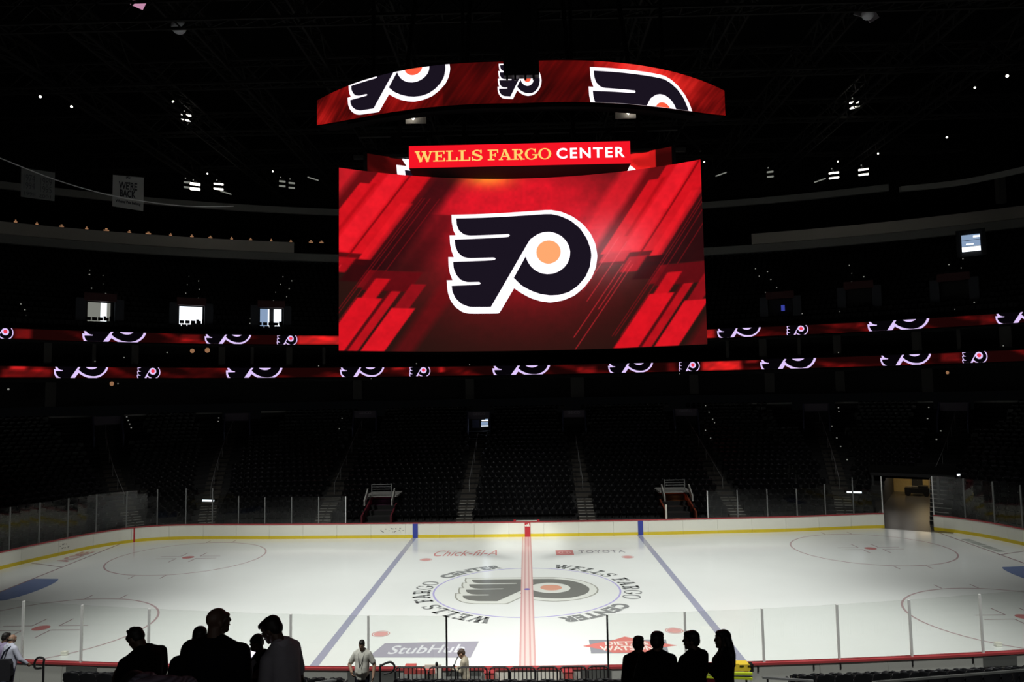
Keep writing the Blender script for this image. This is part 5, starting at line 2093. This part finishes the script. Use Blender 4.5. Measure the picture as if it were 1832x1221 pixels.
# hooped handrails at the aisles
for pts, y, lb in (([(680, 1228), (680, 1196), (683, 1191), (696, 1185.5), (702, 1187), (706, 1193), (704, 1200), (698, 1204), (687, 1206)], -17.0, 'hooped black handrail right of the man in the grey shirt'),
                   ([(77, 1228), (78, 1190), (79, 1181), (75, 1177.5), (68, 1177.5), (63, 1183), (61.5, 1191), (64, 1196.5), (75, 1196)], -16.9, 'hooped black handrail in front of the left seats')):
    P = [at(u, v, y=y) for u, v in pts]
    P[0].z = tier_z(y, P[0].x)
    o = thing('handrail', lb, 'handrail', P[0])
    mb = MB()
    mb.tube(catmull(P, 5), .030, 8)
    mb.build('tube', M['black'], o)
    mb = MB()
    mb.tube([P[0], P[0] + Vector((0, 0, .03))], .07, 12)
    mb.build('base_flange', M['black'], o)
for (u0, v0), (u1, v1), y, lb in (((563, 1223), (602, 1217), -18.4, 'short pale grab rail among the near seats left of centre'), ((1364, 1213), (1455, 1219), -18.6, 'grey rail end in front of the right near seats'), ((1560, 1222), (1840, 1199), -18.8, 'long dark rail running up to the right edge of the near seats')):
    a, b = at(u0, v0, y=y), at(u1, v1, y=y)
    o = thing('guard_rail', lb, 'railing', (a + b) / 2)
    mb = MB()
    mb.bar(a, b, .05 if y > -18.5 else .06, .05)
    mb.build('rail', M['steel'] if y > -18.7 else M['board_dark'], o)
    for t in (.1, .9):
        q = a.lerp(b, t)
        mb = MB()
        mb.bar(q, Vector((q.x, q.y, tier_z(q.y, q.x))), .04)
        mb.build('post', M['black'], o)

# things at the near benches
RPAD = mat('red_padding', (.52, .10, .09), .5)
for u, nm in ((876, 'left'), (1016, 'right')):
    a = at(u, 1199, y=-14.35)
    o = thing('gate_post', 'red padded gate post on the near boards, %s of the red centre line' % nm, 'post', (a.x, -14.35, .2))
    mb = MB()
    mb.loft([[Vector((a.x + sx * wd_, -14.35 + sy * .12, z)) for sx, sy in ((-1, -1), (1, -1), (1, 1), (-1, 1))] for wd_, z in ((.12, .2), (.13, .55), (.15, .98), (.16, 1.0))])
    mb.build('padding', RPAD, o)
    mb = MB()
    mb.box((a.x, -14.35, 1.015), (.36, .28, .03))
    mb.build('top_plate', M['cap'], o)
o = thing('scorers_table', 'long low dark scorer table behind the near boards left of the centre line', 'table', (-2.6, -14.42, .2))
mb = MB()
mb.box((-2.75, -14.42, .80), (2.9, .4, .06))
mb.build('table_top', M['board_dark'], o)
for x in (-4.0, -2.75, -1.5):
    mb = MB()
    mb.box((x, -14.42, .49), (.06, .34, .58))
    mb.build('leg', M['black'], o)
mb = MB()
mb.box((-2.75, -14.60, .56), (2.8, .03, .42))
mb.build('front_panel', M['board_back'], o)
a, b = at(722, 1196, y=-15.2), at(778, 1203, y=-15.2)
o = thing('padded_bench', 'low red padded bar with a block at its left end by the near boards', 'bench', ((a.x + b.x) / 2, -15.2, .2))
mb = MB()
mb.box((a.x + .22, -15.2, (a.z + b.z) / 2 + .04), (.34, .3, .22))
mb.build('end_block', RPAD, o)
mb = MB()
mb.bar(Vector((a.x + .3, -15.2, b.z + .02)), Vector((b.x, -15.2, b.z + .02)), .12, .13)
mb.build('pad', RPAD, o)
for x in (a.x + .15, b.x - .15):
    mb = MB()
    mb.bar(Vector((x, -15.2, b.z)), Vector((x, -15.2, .2)), .06)
    mb.build('leg', M['steel'], o)
a, b = at(760, 1189.5, y=-15.0), at(790, 1216, y=-15.0)
o = thing('white_panel', 'upright white panel beside the microphone at the near boards', 'panel', ((a.x + b.x) / 2, -15, .2))
mb = MB()
mb.box(((a.x + b.x) / 2, -15.0, (a.z + .25) / 2), (b.x - a.x, .06, a.z - .25))
mb.build('board', M['board'], o)
mb = MB()
mb.box(((a.x + b.x) / 2, -14.9, .22), (.4, .3, .04))
mb.build('foot', M['steel'], o)
P = [at(783.5, 1226, y=-15.6), at(782.5, 1205, y=-15.6), at(781.2, 1191, y=-15.6)]
P[0].z = .2
o = thing('microphone', 'thin black gooseneck microphone standing before the white panel', 'microphone', P[0])
mb = MB()
mb.tube(P, .016, 8)
mb.build('gooseneck', M['black'], o)
mb = MB()
mb.ell(P[2] + Vector((0, 0, .03)), (.045, .045, .075), n=10)
mb.build('windscreen', M['black'], o)
mb = MB()
mb.tube([P[0], P[0] + Vector((0, 0, .03))], .12, 14)
mb.build('base', M['black'], o)
# yellow stretcher
YEL = mat('yellow_plastic', (.78, .56, .05), .45)
LIME = mat('lime_frame', (.50, .62, .03), .45)
RDB = mat('red_bag', (.28, .02, .03), .7)
y = -15.75
c = at(1315, 1205, y=y)
o = thing('stretcher', 'yellow stretcher on a lime green frame behind the right silhouettes', 'stretcher', (c.x, y, .2))
a, b = at(1312, 1190, y=y), at(1344, 1203, y=y)
mb = MB()
yl = [(0, 0), (.3, 0), (.35, -.04), (.9, -.04), (1.0, -.12), (1.0, -.28), (.9, -.42), (0, -.42)]
pl = [(a.x + px * (b.x - a.x), a.z + .02 + pz * (a.z - b.z) / .42) for px, pz in yl]
mb.loft([[Vector((px, y, pz)) for px, pz in pl], [Vector((px, y + .35, pz)) for px, pz in pl]])
mb.build('headboard', YEL, o)
for k in range(3):
    mb = MB()
    mb.box((a.x + .25 + k * .12, y - .01, a.z - .04 - .11 * (k % 2) * 1.6), (.12, .03, .035))
    mb.build('slot', M['black'], o)
mb = MB()
mb.box((b.x + .03, y + .1, (a.z + b.z) / 2), (.09, .2, .22))
mb.build('clamp', M['black'], o)
for v0, v1 in ((1205, 1206), (1211, 1215)):
    p, q = at(1254, v0, y=y - .1), at(1346, v1, y=y - .1)
    mb = MB()
    mb.bar(p, q, .07, .06)
    mb.build('frame_rail', LIME, o)
p = at(1300, 1208, y=y)
mb = MB()
mb.bar(at(1254, 1207.5, y=y + .1), at(1344, 1208.5, y=y + .1), .3, .06)
mb.build('mattress', M['steel'], o)
for u in (1262, 1335):
    q = at(u, 1210, y=y)
    mb = MB()
    mb.bar(q, Vector((q.x, y, .2)), .05)
    mb.build('leg', M['steel'], o)
a, b = at(1259, 1190, y=-15.3), at(1277, 1204, y=-15.3)
o = thing('kit_bag', 'dark red kit bag left of the woman with long hair', 'bag', ((a.x + b.x) / 2, -15.3, .2))
mb = MB()
mb.loft([[Vector((x_, -15.3 + sy, z)) for x_, sy in ((a.x - .02, -.15), (b.x + .02, -.15), (b.x + .02, .15), (a.x - .02, .15))] for z in (.2, .5, a.z - .06)] + [[Vector((x_, -15.3 + sy, a.z)) for x_, sy in ((a.x + .05, -.08), (b.x - .05, -.08), (b.x - .05, .08), (a.x + .05, .08))]])
mb.build('body', RDB, o)
mb = MB()
mb.tube([(a.x + .08, -15.47, a.z - .1), (a.x + .1, -15.5, a.z + .02), (b.x - .1, -15.5, a.z + .02), (b.x - .08, -15.47, a.z - .1)], .02, 6)
mb.build('handle', M['black'], o)
for u, v, nm in ((115.5, 1172.5, 'left'), (1786, 1156.5, 'right')):
    p = at(u, v, z=.01)
    mb = MB()
    mb.box(p + Vector((0, 0, .06)), (.22, .14, .12))
    mb.box(p + Vector((0, 0, .13)), (.24, .16, .025))
    mb.box(p + Vector((0, 0, .15)), (.10, .03, .03))
    o = mb.build('net_peg_box', M['board'], None, loc=p)
    tag(o, 'tiny white box on the ice near the %s end of the near boards' % nm, 'box')

# ------------------------------------------------------------------ people


def remesh(mb, voxel, smooth=2):
    me = mb.mesh('tmp', M['black'])
    o = bpy.data.objects.new('tmp', me)
    COL.objects.link(o)
    r = o.modifiers.new('r', 'REMESH')
    r.mode = 'VOXEL'
    r.voxel_size = voxel
    r.use_smooth_shade = True
    if smooth:
        s_ = o.modifiers.new('s', 'SMOOTH')
        s_.factor = .5
        s_.iterations = smooth
    dg = bpy.context.evaluated_depsgraph_get()
    out = bpy.data.meshes.new_from_object(o.evaluated_get(dg))
    bpy.data.objects.remove(o)
    bpy.data.meshes.remove(me)
    out.materials.clear()
    return out


SKIN = [mat('skin_a', (.30, .17, .11), .55), mat('skin_b', (.11, .062, .042), .55), mat('skin_c', (.36, .22, .15), .55)]
HAIR = {'dark': mat('hair_dark', (.010, .008, .007), .6), 'brown': mat('hair_brown', (.05, .028, .016), .6), 'grey': mat('hair_grey', (.20, .16, .12), .6)}
CL = {}


def cloth(c, stripe=False):
    k = (c, stripe)
    if k not in CL:
        m_ = mat('cloth_%d' % len(CL), lin(c), .9, spec=.15, noise=.12, nscale=14)
        if stripe:
            nt = m_.node_tree
            wv = nt.nodes.new('ShaderNodeTexWave')
            wv.inputs['Scale'].default_value = 22
            wv.inputs['Distortion'].default_value = .6
            wv.bands_direction = 'Z'
            tc = nt.nodes.new('ShaderNodeTexCoord')
            mx = nt.nodes.new('ShaderNodeMix')
            mx.data_type = 'RGBA'
            mx.inputs[6].default_value = (*[q * .4 for q in lin(c)], 1)
            mx.inputs[7].default_value = (*lin(c), 1)
            nt.links.new(tc.outputs['Object'], wv.inputs['Vector'])
            nt.links.new(wv.outputs['Fac'], mx.inputs[0])
            nt.links.new(mx.outputs[2], nt.nodes['Principled BSDF'].inputs['Base Color'])
        CL[k] = m_
    return CL[k]


EYE = mat('eye', (.03, .02, .02), .2)
LIP = mat('lip', (.22, .07, .06), .5)


def person(label, pos, top_z, yaw, shirt, trousers, skin=0, hair=('short', 'dark'), sleeves='short', bulk=1.0, belly=0.0, lean=0.0,
           head=(0, 0, 0), armL=None, armR=None, width=1.0, vox=.012, collar=True, stripe=False, bent_drop=0.0, legs=(0.0, 0.0), female=False, lanyard=False, spiky=False, hs=1.0, front=None):
    """yaw 0 faces away from the camera, +90 faces left, 180 faces the camera (degrees); arms = (elbow, wrist) offsets from the shoulder"""
    x0, y0 = pos
    fz = tier_z(y0, x0)
    H = top_z - fz + bent_drop
    s = H / 1.775
    hk = .88 * hs
    root = thing('person', label, 'person', (x0, y0, fz))
    B = Matrix.Translation((x0, y0, fz)) @ Matrix.Rotation(math.radians(yaw), 4, 'Z') @ Matrix.Scale(s, 4)
    ln = Matrix.Translation((0, 0, .93)) @ Matrix.Rotation(-math.radians(lean), 4, 'X') @ Matrix.Translation((0, 0, -.93))
    T = B @ ln                                           # torso frame
    hy, hp, hr = (math.radians(q) for q in head)
    Hm = T @ Matrix.Translation((0, -.005, 1.515)) @ Matrix.Rotation(hy, 4, 'Z') @ Matrix.Rotation(-hp, 4, 'X') @ Matrix.Rotation(hr, 4, 'Y') @ Matrix.Translation((0, .022, .135)) @ Matrix.Scale(hk, 4)
    W3 = width

    def torso(mb, g, zmin=.84, zmax=1.52):
        sec = [(.84, .160, .112, -.005), (.93, .172, .122, -.008), (1.03, .160 + .02 * belly, .118 + .045 * belly, .004 + .03 * belly), (1.14, .158 + .015 * belly, .120 + .035 * belly, .008 + .02 * belly), (1.26, .168, .124, .006), (1.36, .182, .122, 0), (1.43, .186, .105, -.008), (1.475, .148, .085, -.014), (1.508, .092, .072, -.014), (1.540, .066, .062, -.010)]
        rings = []
        for z, rx, ry, cy in sec:
            if z < zmin - 1e-6 or z > zmax:
                continue
            rx, ry = rx * bulk * W3 + g, ry * bulk + g
            if female and 1.2 < z < 1.4:
                ry += .02
                cy += .012
            rings.append([T @ Vector((rx * math.copysign(abs(math.cos(2 * PI * k / 20)) ** .85, math.cos(2 * PI * k / 20)), cy + ry * math.copysign(abs(math.sin(2 * PI * k / 20)) ** .9, math.sin(2 * PI * k / 20)), z)) for k in range(20)])
        mb.loft(rings)

        for sd in (-1, 1):
            mb.capsule(T @ Vector((sd * .035, -.018, 1.515)), (.044 + g) * s, T @ Vector((sd * .140 * W3, -.012, 1.452)), (.050 + g) * s)

    sh = .175 * W3 * (1 + (bulk - 1) * .8)
    arms = {}
    for sd, arm in ((-1, armL), (1, armR)):
        e, wr = arm or ((.06, -.02, -.29), (.05, .06, -.54))
        S0 = Vector((sd * sh, -.008, 1.425))
        arms[sd] = (S0, S0 + Vector((sd * e[0], e[1], e[2])), S0 + Vector((sd * wr[0], wr[1], wr[2])))
    ar = (.060 * bulk ** .7, .047 * bulk ** .7, .034)

    def arm_geo(mb, g, part):
        for sd in (-1, 1):
            S0, E, Wt = (T @ q for q in arms[sd])
            k = s
            mb.capsule(T @ Vector((sd * .07, -.012, 1.44)), (.062 + g) * k, S0, (ar[0] + g) * k)
            if part == 'short':
                mid = S0.lerp(E, .72)
                mb.capsule(S0, (ar[0] + g) * k, mid, (ar[1] + .008 + g * 1.3) * k)
            else:
                mb.capsule(S0, (ar[0] + g) * k, E, (ar[1] + g) * k)
                end = Wt if part != 'long' else E.lerp(Wt, .96)
                mb.capsule(E, (ar[1] + g) * k, end, (ar[2] + g) * k)

    def hand(mb, sd):
        S0, E, Wt = arms[sd]
        d = (Wt - E).normalized()
        n = Vector((-sd, .3, 0))
        n = (n - d * n.dot(d)).normalized()               # palm faces inward
        a = d.cross(n).normalized()
        if a.y < 0:
            a = -a                                        # thumb side forwards
        P = lambda q: T @ q
        c = Wt + d * .055
        R = (T.to_3x3().normalized() @ Matrix((a, d, n)).transposed())
        mb.ell(P(c), (.042 * s, .058 * s, .018 * s), R, 12)
        for j, (off, ln_) in enumerate(((.033, .072), (.011, .082), (-.011, .076), (-.033, .058))):
            p = Wt + d * .098 + a * off
            u1 = (d * .88 + n * .48).normalized()
            u2 = (d * .45 + n * .9).normalized()
            q1 = p + u1 * ln_ * .55
            q2 = q1 + u2 * ln_ * .5
            mb.capsule(P(p - d * .02), .0105 * s, P(q1), .0095 * s, 8)
            mb.capsule(P(q1), .0095 * s, P(q2), .0080 * s, 8)
        p = Wt + d * .03 + a * .036
        u1 = (d * .62 + a * .62 + n * .35).normalized()
        q1 = p + u1 * .042
        q2 = q1 + (d * .8 + a * .15 + n * .5).normalized() * .032
        mb.capsule(P(p - u1 * .01), .0135 * s, P(q1), .0115 * s, 8)
        mb.capsule(P(q1), .0115 * s, P(q2), .009 * s, 8)

    def legs_geo(mb, g):
        for sd, fwd in ((-1, legs[0]), (1, legs[1])):
            hp_ = B @ Vector((sd * .088 * W3, 0, .90))
            kn = B @ Vector((sd * .105, .02 + fwd * .5, .49))
            an = B @ Vector((sd * .115, -.01 + fwd, .085))
            mb.capsule(hp_, (.092 * bulk ** .7 + g) * s, kn, (.060 + g) * s)
            mb.capsule(kn, (.060 + g) * s, an, (.042 + g * 1.3) * s)

    mb = MB()
    torso(mb, 0)
    arm_geo(mb, 0, 'skin')
    legs_geo(mb, 0)
    for sd in (-1, 1):
        hand(mb, sd)
        an = B @ Vector((sd * .115, .045 + legs[0 if sd < 0 else 1], .045))
        mb.ell(an, (.042 * s, .115 * s, .042 * s), B.to_3x3().normalized(), 10)
    # neck and head
    nb = T @ Vector((0, -.015, 1.46))
    mb.capsule(nb, .066 * s * bulk ** .4, Hm @ Vector((0, -.03, -.05)), .056 * s * bulk ** .4, 14)
    HR = Hm.to_3x3().normalized()
    E_ = lambda c, r, n=16: mb.ell(Hm @ Vector(c), [q * s * hk for q in r], HR, n)
    E_((0, -.022, .035), (.077, .097, .090))
    E_((0, .030, -.020), (.062, .064, .085))
    E_((0, .045, -.070), (.050, .046, .042))
    E_((0, .072, -.092), (.026, .022, .022))
    E_((0, .070, .048), (.056, .026, .022))
    mb.capsule(Hm @ Vector((0, .088, .030)), .009 * s * hk, Hm @ Vector((0, .106, -.010)), .014 * s * hk, 8)
    E_((0, .090, -.048), (.026, .012, .010), 10)
    for sd in (-1, 1):
        E_((sd * .079, -.012, -.006), (.011, .024, .034), 10)
        E_((sd * .042, .062, -.018), (.022, .022, .022), 10)
    me = remesh(mb, vox * s if vox < .011 else vox, 1)
    me.materials.append(SKIN[skin])
    o = bpy.data.objects.new('body', me)
    COL.objects.link(o)

    def adopt(o, mt=None):
        o.parent = root
        o.data.transform(Matrix.Translation(-WL[root.name]))
        if mt:
            o.data.materials.append(mt)
        return o
    adopt(o)

    def piece(name, geo, mt, v=.014, sm=2):
        q = MB()
        geo(q)
        me_ = remesh(q, v, sm)
        ob = bpy.data.objects.new(name, me_)
        COL.objects.link(ob)
        return adopt(ob, mt)

    def g_shirt(q):
        torso(q, .014, .84, 1.515)
        arm_geo(q, .012, sleeves)
        if female or sleeves == 'jacket':
            torso(q, .022, .84, 1.40)
    piece('shirt', g_shirt, cloth(shirt, stripe))
    piece('trousers', lambda q: (torso(q, .008, .84, 1.04), legs_geo(q, .012)), cloth(trousers), .016)
    for sd in (-1, 1):
        def g_shoe(q, sd=sd):
            c = B @ Vector((sd * .115, .045 + legs[0 if sd < 0 else 1], .048))
            q.ell(c, (.050 * s, .135 * s, .046 * s), B.to_3x3().normalized(), 10)
            q.capsule(B @ Vector((sd * .115, -.02 + legs[0 if sd < 0 else 1], .06)), .05 * s, B @ Vector((sd * .115, -.02 + legs[0 if sd < 0 else 1], .11)), .048 * s, 10)
        piece('shoe', g_shoe, M['black'], .014, 1)
    if front:
        piece('shirt_front', lambda q: q.ell(T @ Vector((0, .105, 1.17)), (.075 * s, .062 * s, .33 * s), T.to_3x3().normalized(), 12), cloth(front), .012, 1)
    if collar:
        q = MB()
        R3 = T.to_3x3().normalized()
        rings = [[T @ Vector((r * math.cos(2 * PI * k / 18), -.012 + dy + r * .95 * math.sin(2 * PI * k / 18), z - .035 * max(0, math.sin(2 * PI * k / 18)))) for k in range(18)] for r, z, dy in ((.100 * bulk ** .5, 1.50, -.004), (.088 * bulk ** .5, 1.552, -.006), (.076 * bulk ** .5, 1.554, -.006), (.084 * bulk ** .5, 1.50, -.004))]
        q.loft(rings, 0, False)
        ob = q.build('collar', cloth(shirt, stripe), root, True)
    if hair:
        def g_hair(q):
            EE = lambda c, r, n=16: q.ell(Hm @ Vector(c), [z * s * hk for z in r], HR, n)
            kind = hair[0]
            if kind in ('short', 'long', 'quiff'):
                EE((0, -.030, .062), (.083, .098, .082))
                EE((0, -.062, .010), (.078, .066, .085))
                EE((0, .020, .088), (.066, .072, .044))
                for sd in (-1, 1):
                    EE((sd * .064, -.020, .030), (.020, .050, .045), 10)
            if kind == 'quiff':
                EE((0, .070, .088), (.055, .040, .030))
                EE((0, .095, .076), (.040, .022, .018))
            if kind == 'fringe':
                EE((0, -.030, .058), (.084, .100, .082))
                EE((0, -.055, .015), (.080, .070, .080))
                EE((0, .055, .065), (.070, .048, .045))
                EE((0, .080, .040), (.055, .022, .030))
            if kind == 'fringe_thin':
                EE((0, -.060, .005), (.080, .060, .050))
                for sd in (-1, 1):
                    EE((sd * .072, -.030, .005), (.012, .050, .030), 10)
            if spiky:
                rs = random.Random(4)
                for k in range(16):
                    c = Vector((rs.uniform(-.05, .05), rs.uniform(-.06, .07), .12))
                    q.capsule(Hm @ c, .012 * s * hk, Hm @ (c + Vector((rs.uniform(-.012, .012), rs.uniform(-.005, .02), .032))), .005 * s, 6)
            if kind == 'long':
                rs = random.Random(8)
                for k in range(26):
                    a = rs.uniform(-1, 1)
                    y_ = -.055 - .055 * math.cos(a * 1.5) + rs.uniform(-.01, .01)
                    x_ = .085 * math.sin(a * 1.5)
                    pts = [Vector((x_, y_ + .02, .06 - .12 * j + rs.uniform(-.01, .01))) + Vector((rs.uniform(-.022, .022) + x_ * .2 * j, -.024 * j * (1 if j < 3 else .8) + rs.uniform(-.012, .012), 0)) for j in range(4)]
                    for p_, q_ in zip(pts, pts[1:]):
                        q.capsule(Hm @ p_, .030 * s * hk, Hm @ q_, .026 * s * hk, 8)
                EE((0, -.085, -.08), (.085, .055, .13))
                for sd in (-1, 1):
                    q.capsule(Hm @ Vector((sd * .078, .005, .05)), .022 * s, Hm @ Vector((sd * .085, .02, -.16)), .020 * s, 8)
                    q.capsule(Hm @ Vector((sd * .085, .02, -.14)), .020 * s, Hm @ Vector((sd * .08, .05, -.22)), .012 * s, 8)
        piece('hair', g_hair, HAIR[hair[1]], .010, 1)
    for sd in (-1, 1):
        q = MB()
        q.ell(Hm @ Vector((sd * .030, .087, .016)), [.011 * s * hk, .007 * s * hk, .006 * s * hk], HR, 8)
        q.build('eye', EYE, root)
    q = MB()
    q.ell(Hm @ Vector((0, .099, -.048)), [.022 * s * hk, .005 * s * hk, .005 * s * hk], HR, 8)
    q.build('mouth', LIP, root)
    if lanyard:
        q = MB()
        for sd in (-1, 1):
            q.tube([T @ Vector((sd * .075, -.03, 1.51)), T @ Vector((sd * .075, .085, 1.45)), T @ Vector((sd * .03, .165 + .03 * belly, 1.26)), T @ Vector((0, .185 + .055 * belly, 1.16))], .008 * s, 6)
        q.build('lanyard', M['black'], root)
        q = MB()
        c = T @ Vector((0, .195 + .06 * belly, 1.09))
        q.box(c, (.085 * s, .008, .12 * s), math.radians(yaw))
        q.build('badge', M['board'], root)
    root['_T'] = [list(r) for r in T]
    return root, T, arms


def spot_px(u, v, d):
    """world point seen at pixel (u, v) with the head d metres away along the view"""
    return CAM + (RT * ((u - 916) / FPX) - UP * ((v - 610.5) / FPX) + FW) * d


NAVY, BLK = (17, 17, 22), (14, 14, 16)
down = ((.05, -.03, -.29), (.05, .03, -.55))
fold = ((.08, .07, -.27), (-.12, .25, -.18))
phone = ((.05, .06, -.28), (-.10, .33, -.20))
hip = ((.22, -.10, -.24), (.05, .06, -.38))

p = spot_px(388, 1085, 6.25)
person('big bald person in a dark polo shirt seen from behind, head turned right', (p.x, p.y), p.z, -12, NAVY, BLK, 1, None, 'short', 1.2, .4, 0, (-30, 0, 0), down, down, 1.10, .010)
p = spot_px(358, 1121, 7.3)
person('dark person half hidden behind the left shoulder of the big bald person', (p.x, p.y), p.z, 20, BLK, BLK, 1, ('short', 'dark'), 'short', 1.15, .2, 0, (10, 5, 0), down, down, 1.08, .012)
p = spot_px(252, 1131, 7.4)
person('person in a dark polo with tousled hair bowing the head to the left', (p.x + .04, p.y), p.z, 62, BLK, BLK, 1, ('fringe', 'dark'), 'short', 1.1, .2, 3, (10, 34, 0), phone, ((.05, .05, -.28), (-.06, .30, -.22)), 1.05, .011, bent_drop=.07, spiky=True)
hx, hy = -1.80, -34.36
person('person in a grey striped shirt bending far forward at the bottom edge, left', (hx, hy), tier_z(hy, hx) + 1.70, 45, (150, 146, 165), BLK, 0, ('short', 'dark'), 'short', 1.15, .2, 66,
       (0, 30, 0), ((.05, .26, -.11), (.0, .48, -.24)), ((.05, .26, -.11), (.0, .48, -.24)), 1.15, .010, stripe=True, spiky=True)
p = spot_px(464, 1136, 9.4)
person('person in an open dark jacket over a light shirt facing the camera with head bowed', (p.x, p.y), p.z, 165, BLK, BLK, 1, ('short', 'dark'), 'long', 1.05, .2, 0, (0, 12, 4), phone, phone, 1.05, .011, bent_drop=.02, front=(215, 210, 220))
pj = (p.x, p.y)
p9 = spot_px(487, 1105, 6.95)
r9 = person('bearded person in a pale polo shirt in profile facing left, looking at a phone', (p9.x + .15, p9.y), p9.z, 72, (205, 200, 210), BLK, 1, ('quiff', 'dark'), 'short', 1.0, .1, 9, (8, 18, 0), ((.04, .05, -.28), (-.03, .30, -.19)), ((.06, .02, -.29), (-.02, .26, -.22)), 1.0, .010, bent_drop=.03)
p = spot_px(497, 1136, 8.6)
person('person in black mostly hidden behind the one in the pale polo shirt', (p.x, p.y), p.z, 30, BLK, BLK, 1, ('short', 'dark'), 'long', 1.1, .2, 0, (10, 5, 0), down, down, 1.08, .012)
p = spot_px(648, 1144, 18.0)
person('person in a grey T-shirt with a lanyard badge facing the camera, arms held out', (p.x, p.y), p.z, 178, (205, 205, 196), (30, 32, 42), 2, ('short', 'dark'), 'short', 1.0, .7, 0, (0, 14, 0), ((.13, -.03, -.27), (.13, .10, -.50)), ((.16, -.02, -.26), (.05, .18, -.38)), .92, .012, collar=False, lanyard=True, legs=(.02, -.02))
p = spot_px(831, 1162, 22.65)
rb = person('youth in a beige top with auburn hair facing left holding a thin black stick', (p.x + .02, p.y), p.z, 84, (168, 160, 142), (60, 54, 52), 2, ('fringe', 'brown'), 'long', 1.0, 0, 4, (0, 24, 0), ((.03, .10, -.26), (-.04, .34, -.20)), ((.03, .08, -.27), (-.06, .32, -.27)), .98, .012, collar=False, hs=1.25)
pk = p
p = spot_px(20, 1136, 17.6)
person('fair haired person in a white shirt with a dark shoulder strap, left edge', (p.x - .02, p.y), p.z, -25, (196, 200, 216), (120, 126, 150), 2, ('fringe_thin', 'grey'), 'long', 1.05, .2, 3, (-10, 5, 0), down, ((.10, .10, -.28), (.12, .28, -.44)), 1.02, .012, legs=(.10, -.10))
ps = (p.x - .02, p.y, p.z)
p = spot_px(7, 1133, 18.6)
person('dark haired person in pale violet at the left edge behind the white shirted one', (p.x, p.y), p.z, -30, (150, 140, 170), (70, 76, 100), 1, ('short', 'dark'), 'long', 1.05, 0, 2, (0, 8, 0), down, down, 1.0, .012)
p = spot_px(1141, 1140, 11.7)
person('shortest of the four right silhouettes, in dark red brown, seen from behind', (p.x, p.y), p.z, -8, (30, 16, 18), BLK, 1, ('short', 'dark'), 'long', 1.0, .1, 0, (-30, 4, 0), down, fold, 1.0, .011, hs=1.14)
p = spot_px(1172, 1133, 10.15)
person('dark silhouette with a stiff collar, second of the four at the right', (p.x + .02, p.y), p.z, -5, BLK, BLK, 1, ('short', 'dark'), 'long', 1.1, .2, 0, (-34, 4, 0), fold, down, 1.03, .011, hs=1.2)
p = spot_px(1235, 1130.5, 10.15)
person('silhouette with folded arms looking left, third of the four at the right', (p.x + .03, p.y), p.z, 34, BLK, BLK, 1, ('short', 'dark'), 'long', 1.08, .2, 0, (42, 3, 0), ((.10, .06, -.27), (-.16, .24, -.16)), ((.09, .08, -.27), (-.18, .22, -.19)), 1.0, .011, hs=1.14)
p = spot_px(1291, 1130, 10.4)
person('woman with long wavy dark hair in profile facing left, rightmost silhouette', (p.x + .02, p.y), p.z, 78, BLK, BLK, 1, ('long', 'dark'), 'long', 1.0, 0, 0, (10, 0, 0), fold, fold, .95, .010, female=True, hs=1.2)

# the open jacket, the phone, the satchel and the stick
T9, a9 = r9[1], r9[2]
h = T9 @ (a9[-1][2] + Vector((.03, .10, .03)))
o = thing('smartphone', 'lit smartphone in the hand of the person in the pale polo', 'phone', h)
ph = at(449, 1172, y=h.y)
R = Matrix.Rotation(math.radians(14), 3, 'Y') @ Matrix.Rotation(math.radians(-78), 3, 'X')
mb = MB()
mb.box((0, 0, 0), (.058, .009, .10))
mb.v = [tuple(ph + R @ Vector(q)) for q in mb.v]
mb.build('case', M['black'], o)
mb = MB()
mb.box((0, -.0055, 0), (.052, .002, .092))
mb.v = [tuple(ph + R @ Vector(q)) for q in mb.v]
mb.build('screen', M['e_phone'], o)
Tb, ab = rb[1], rb[2]
a = Tb @ (ab[-1][2] + Vector((0, .08, -.10)))
b = Tb @ Vector((0.0, .20, 1.545))
o = thing('black_stick', 'thin black stick held up to the mouth of the youth in beige', 'stick', a)
mb = MB()
mb.tube([a - (b - a) * .25, a, b], .016, 8)
mb.build('shaft', M['black'], o)
mb = MB()
mb.tube([a + (b - a) * .25, a + (b - a) * .48], .035, 10)
mb.build('grip', M['black'], o)
x, y, z = ps
o = thing('shoulder_bag', 'dark shoulder bag on the back of the white shirted person at left edge', 'bag', (x - .02, y - .2, z - .9))
mb = MB()
mb.loft([[Vector((x + .02 + sx * wd_, y - .20 + sy, z - zz)) for sx, sy in ((-1, -.05), (1, -.05), (1, .06), (-1, .06))] for wd_, zz in ((.17, 1.02), (.19, .9), (.18, .62), (.13, .52))])
mb.build('body', cloth((40, 40, 44)), o)
mb = MB()
mb.tube([(x - .10, y - .17, z - .55), (x - .02, y - .16, z - .36), (x + .07, y - .10, z - .27), (x + .10, y + .02, z - .25)], .022, 6)
mb.build('strap', cloth((34, 36, 50)), o)
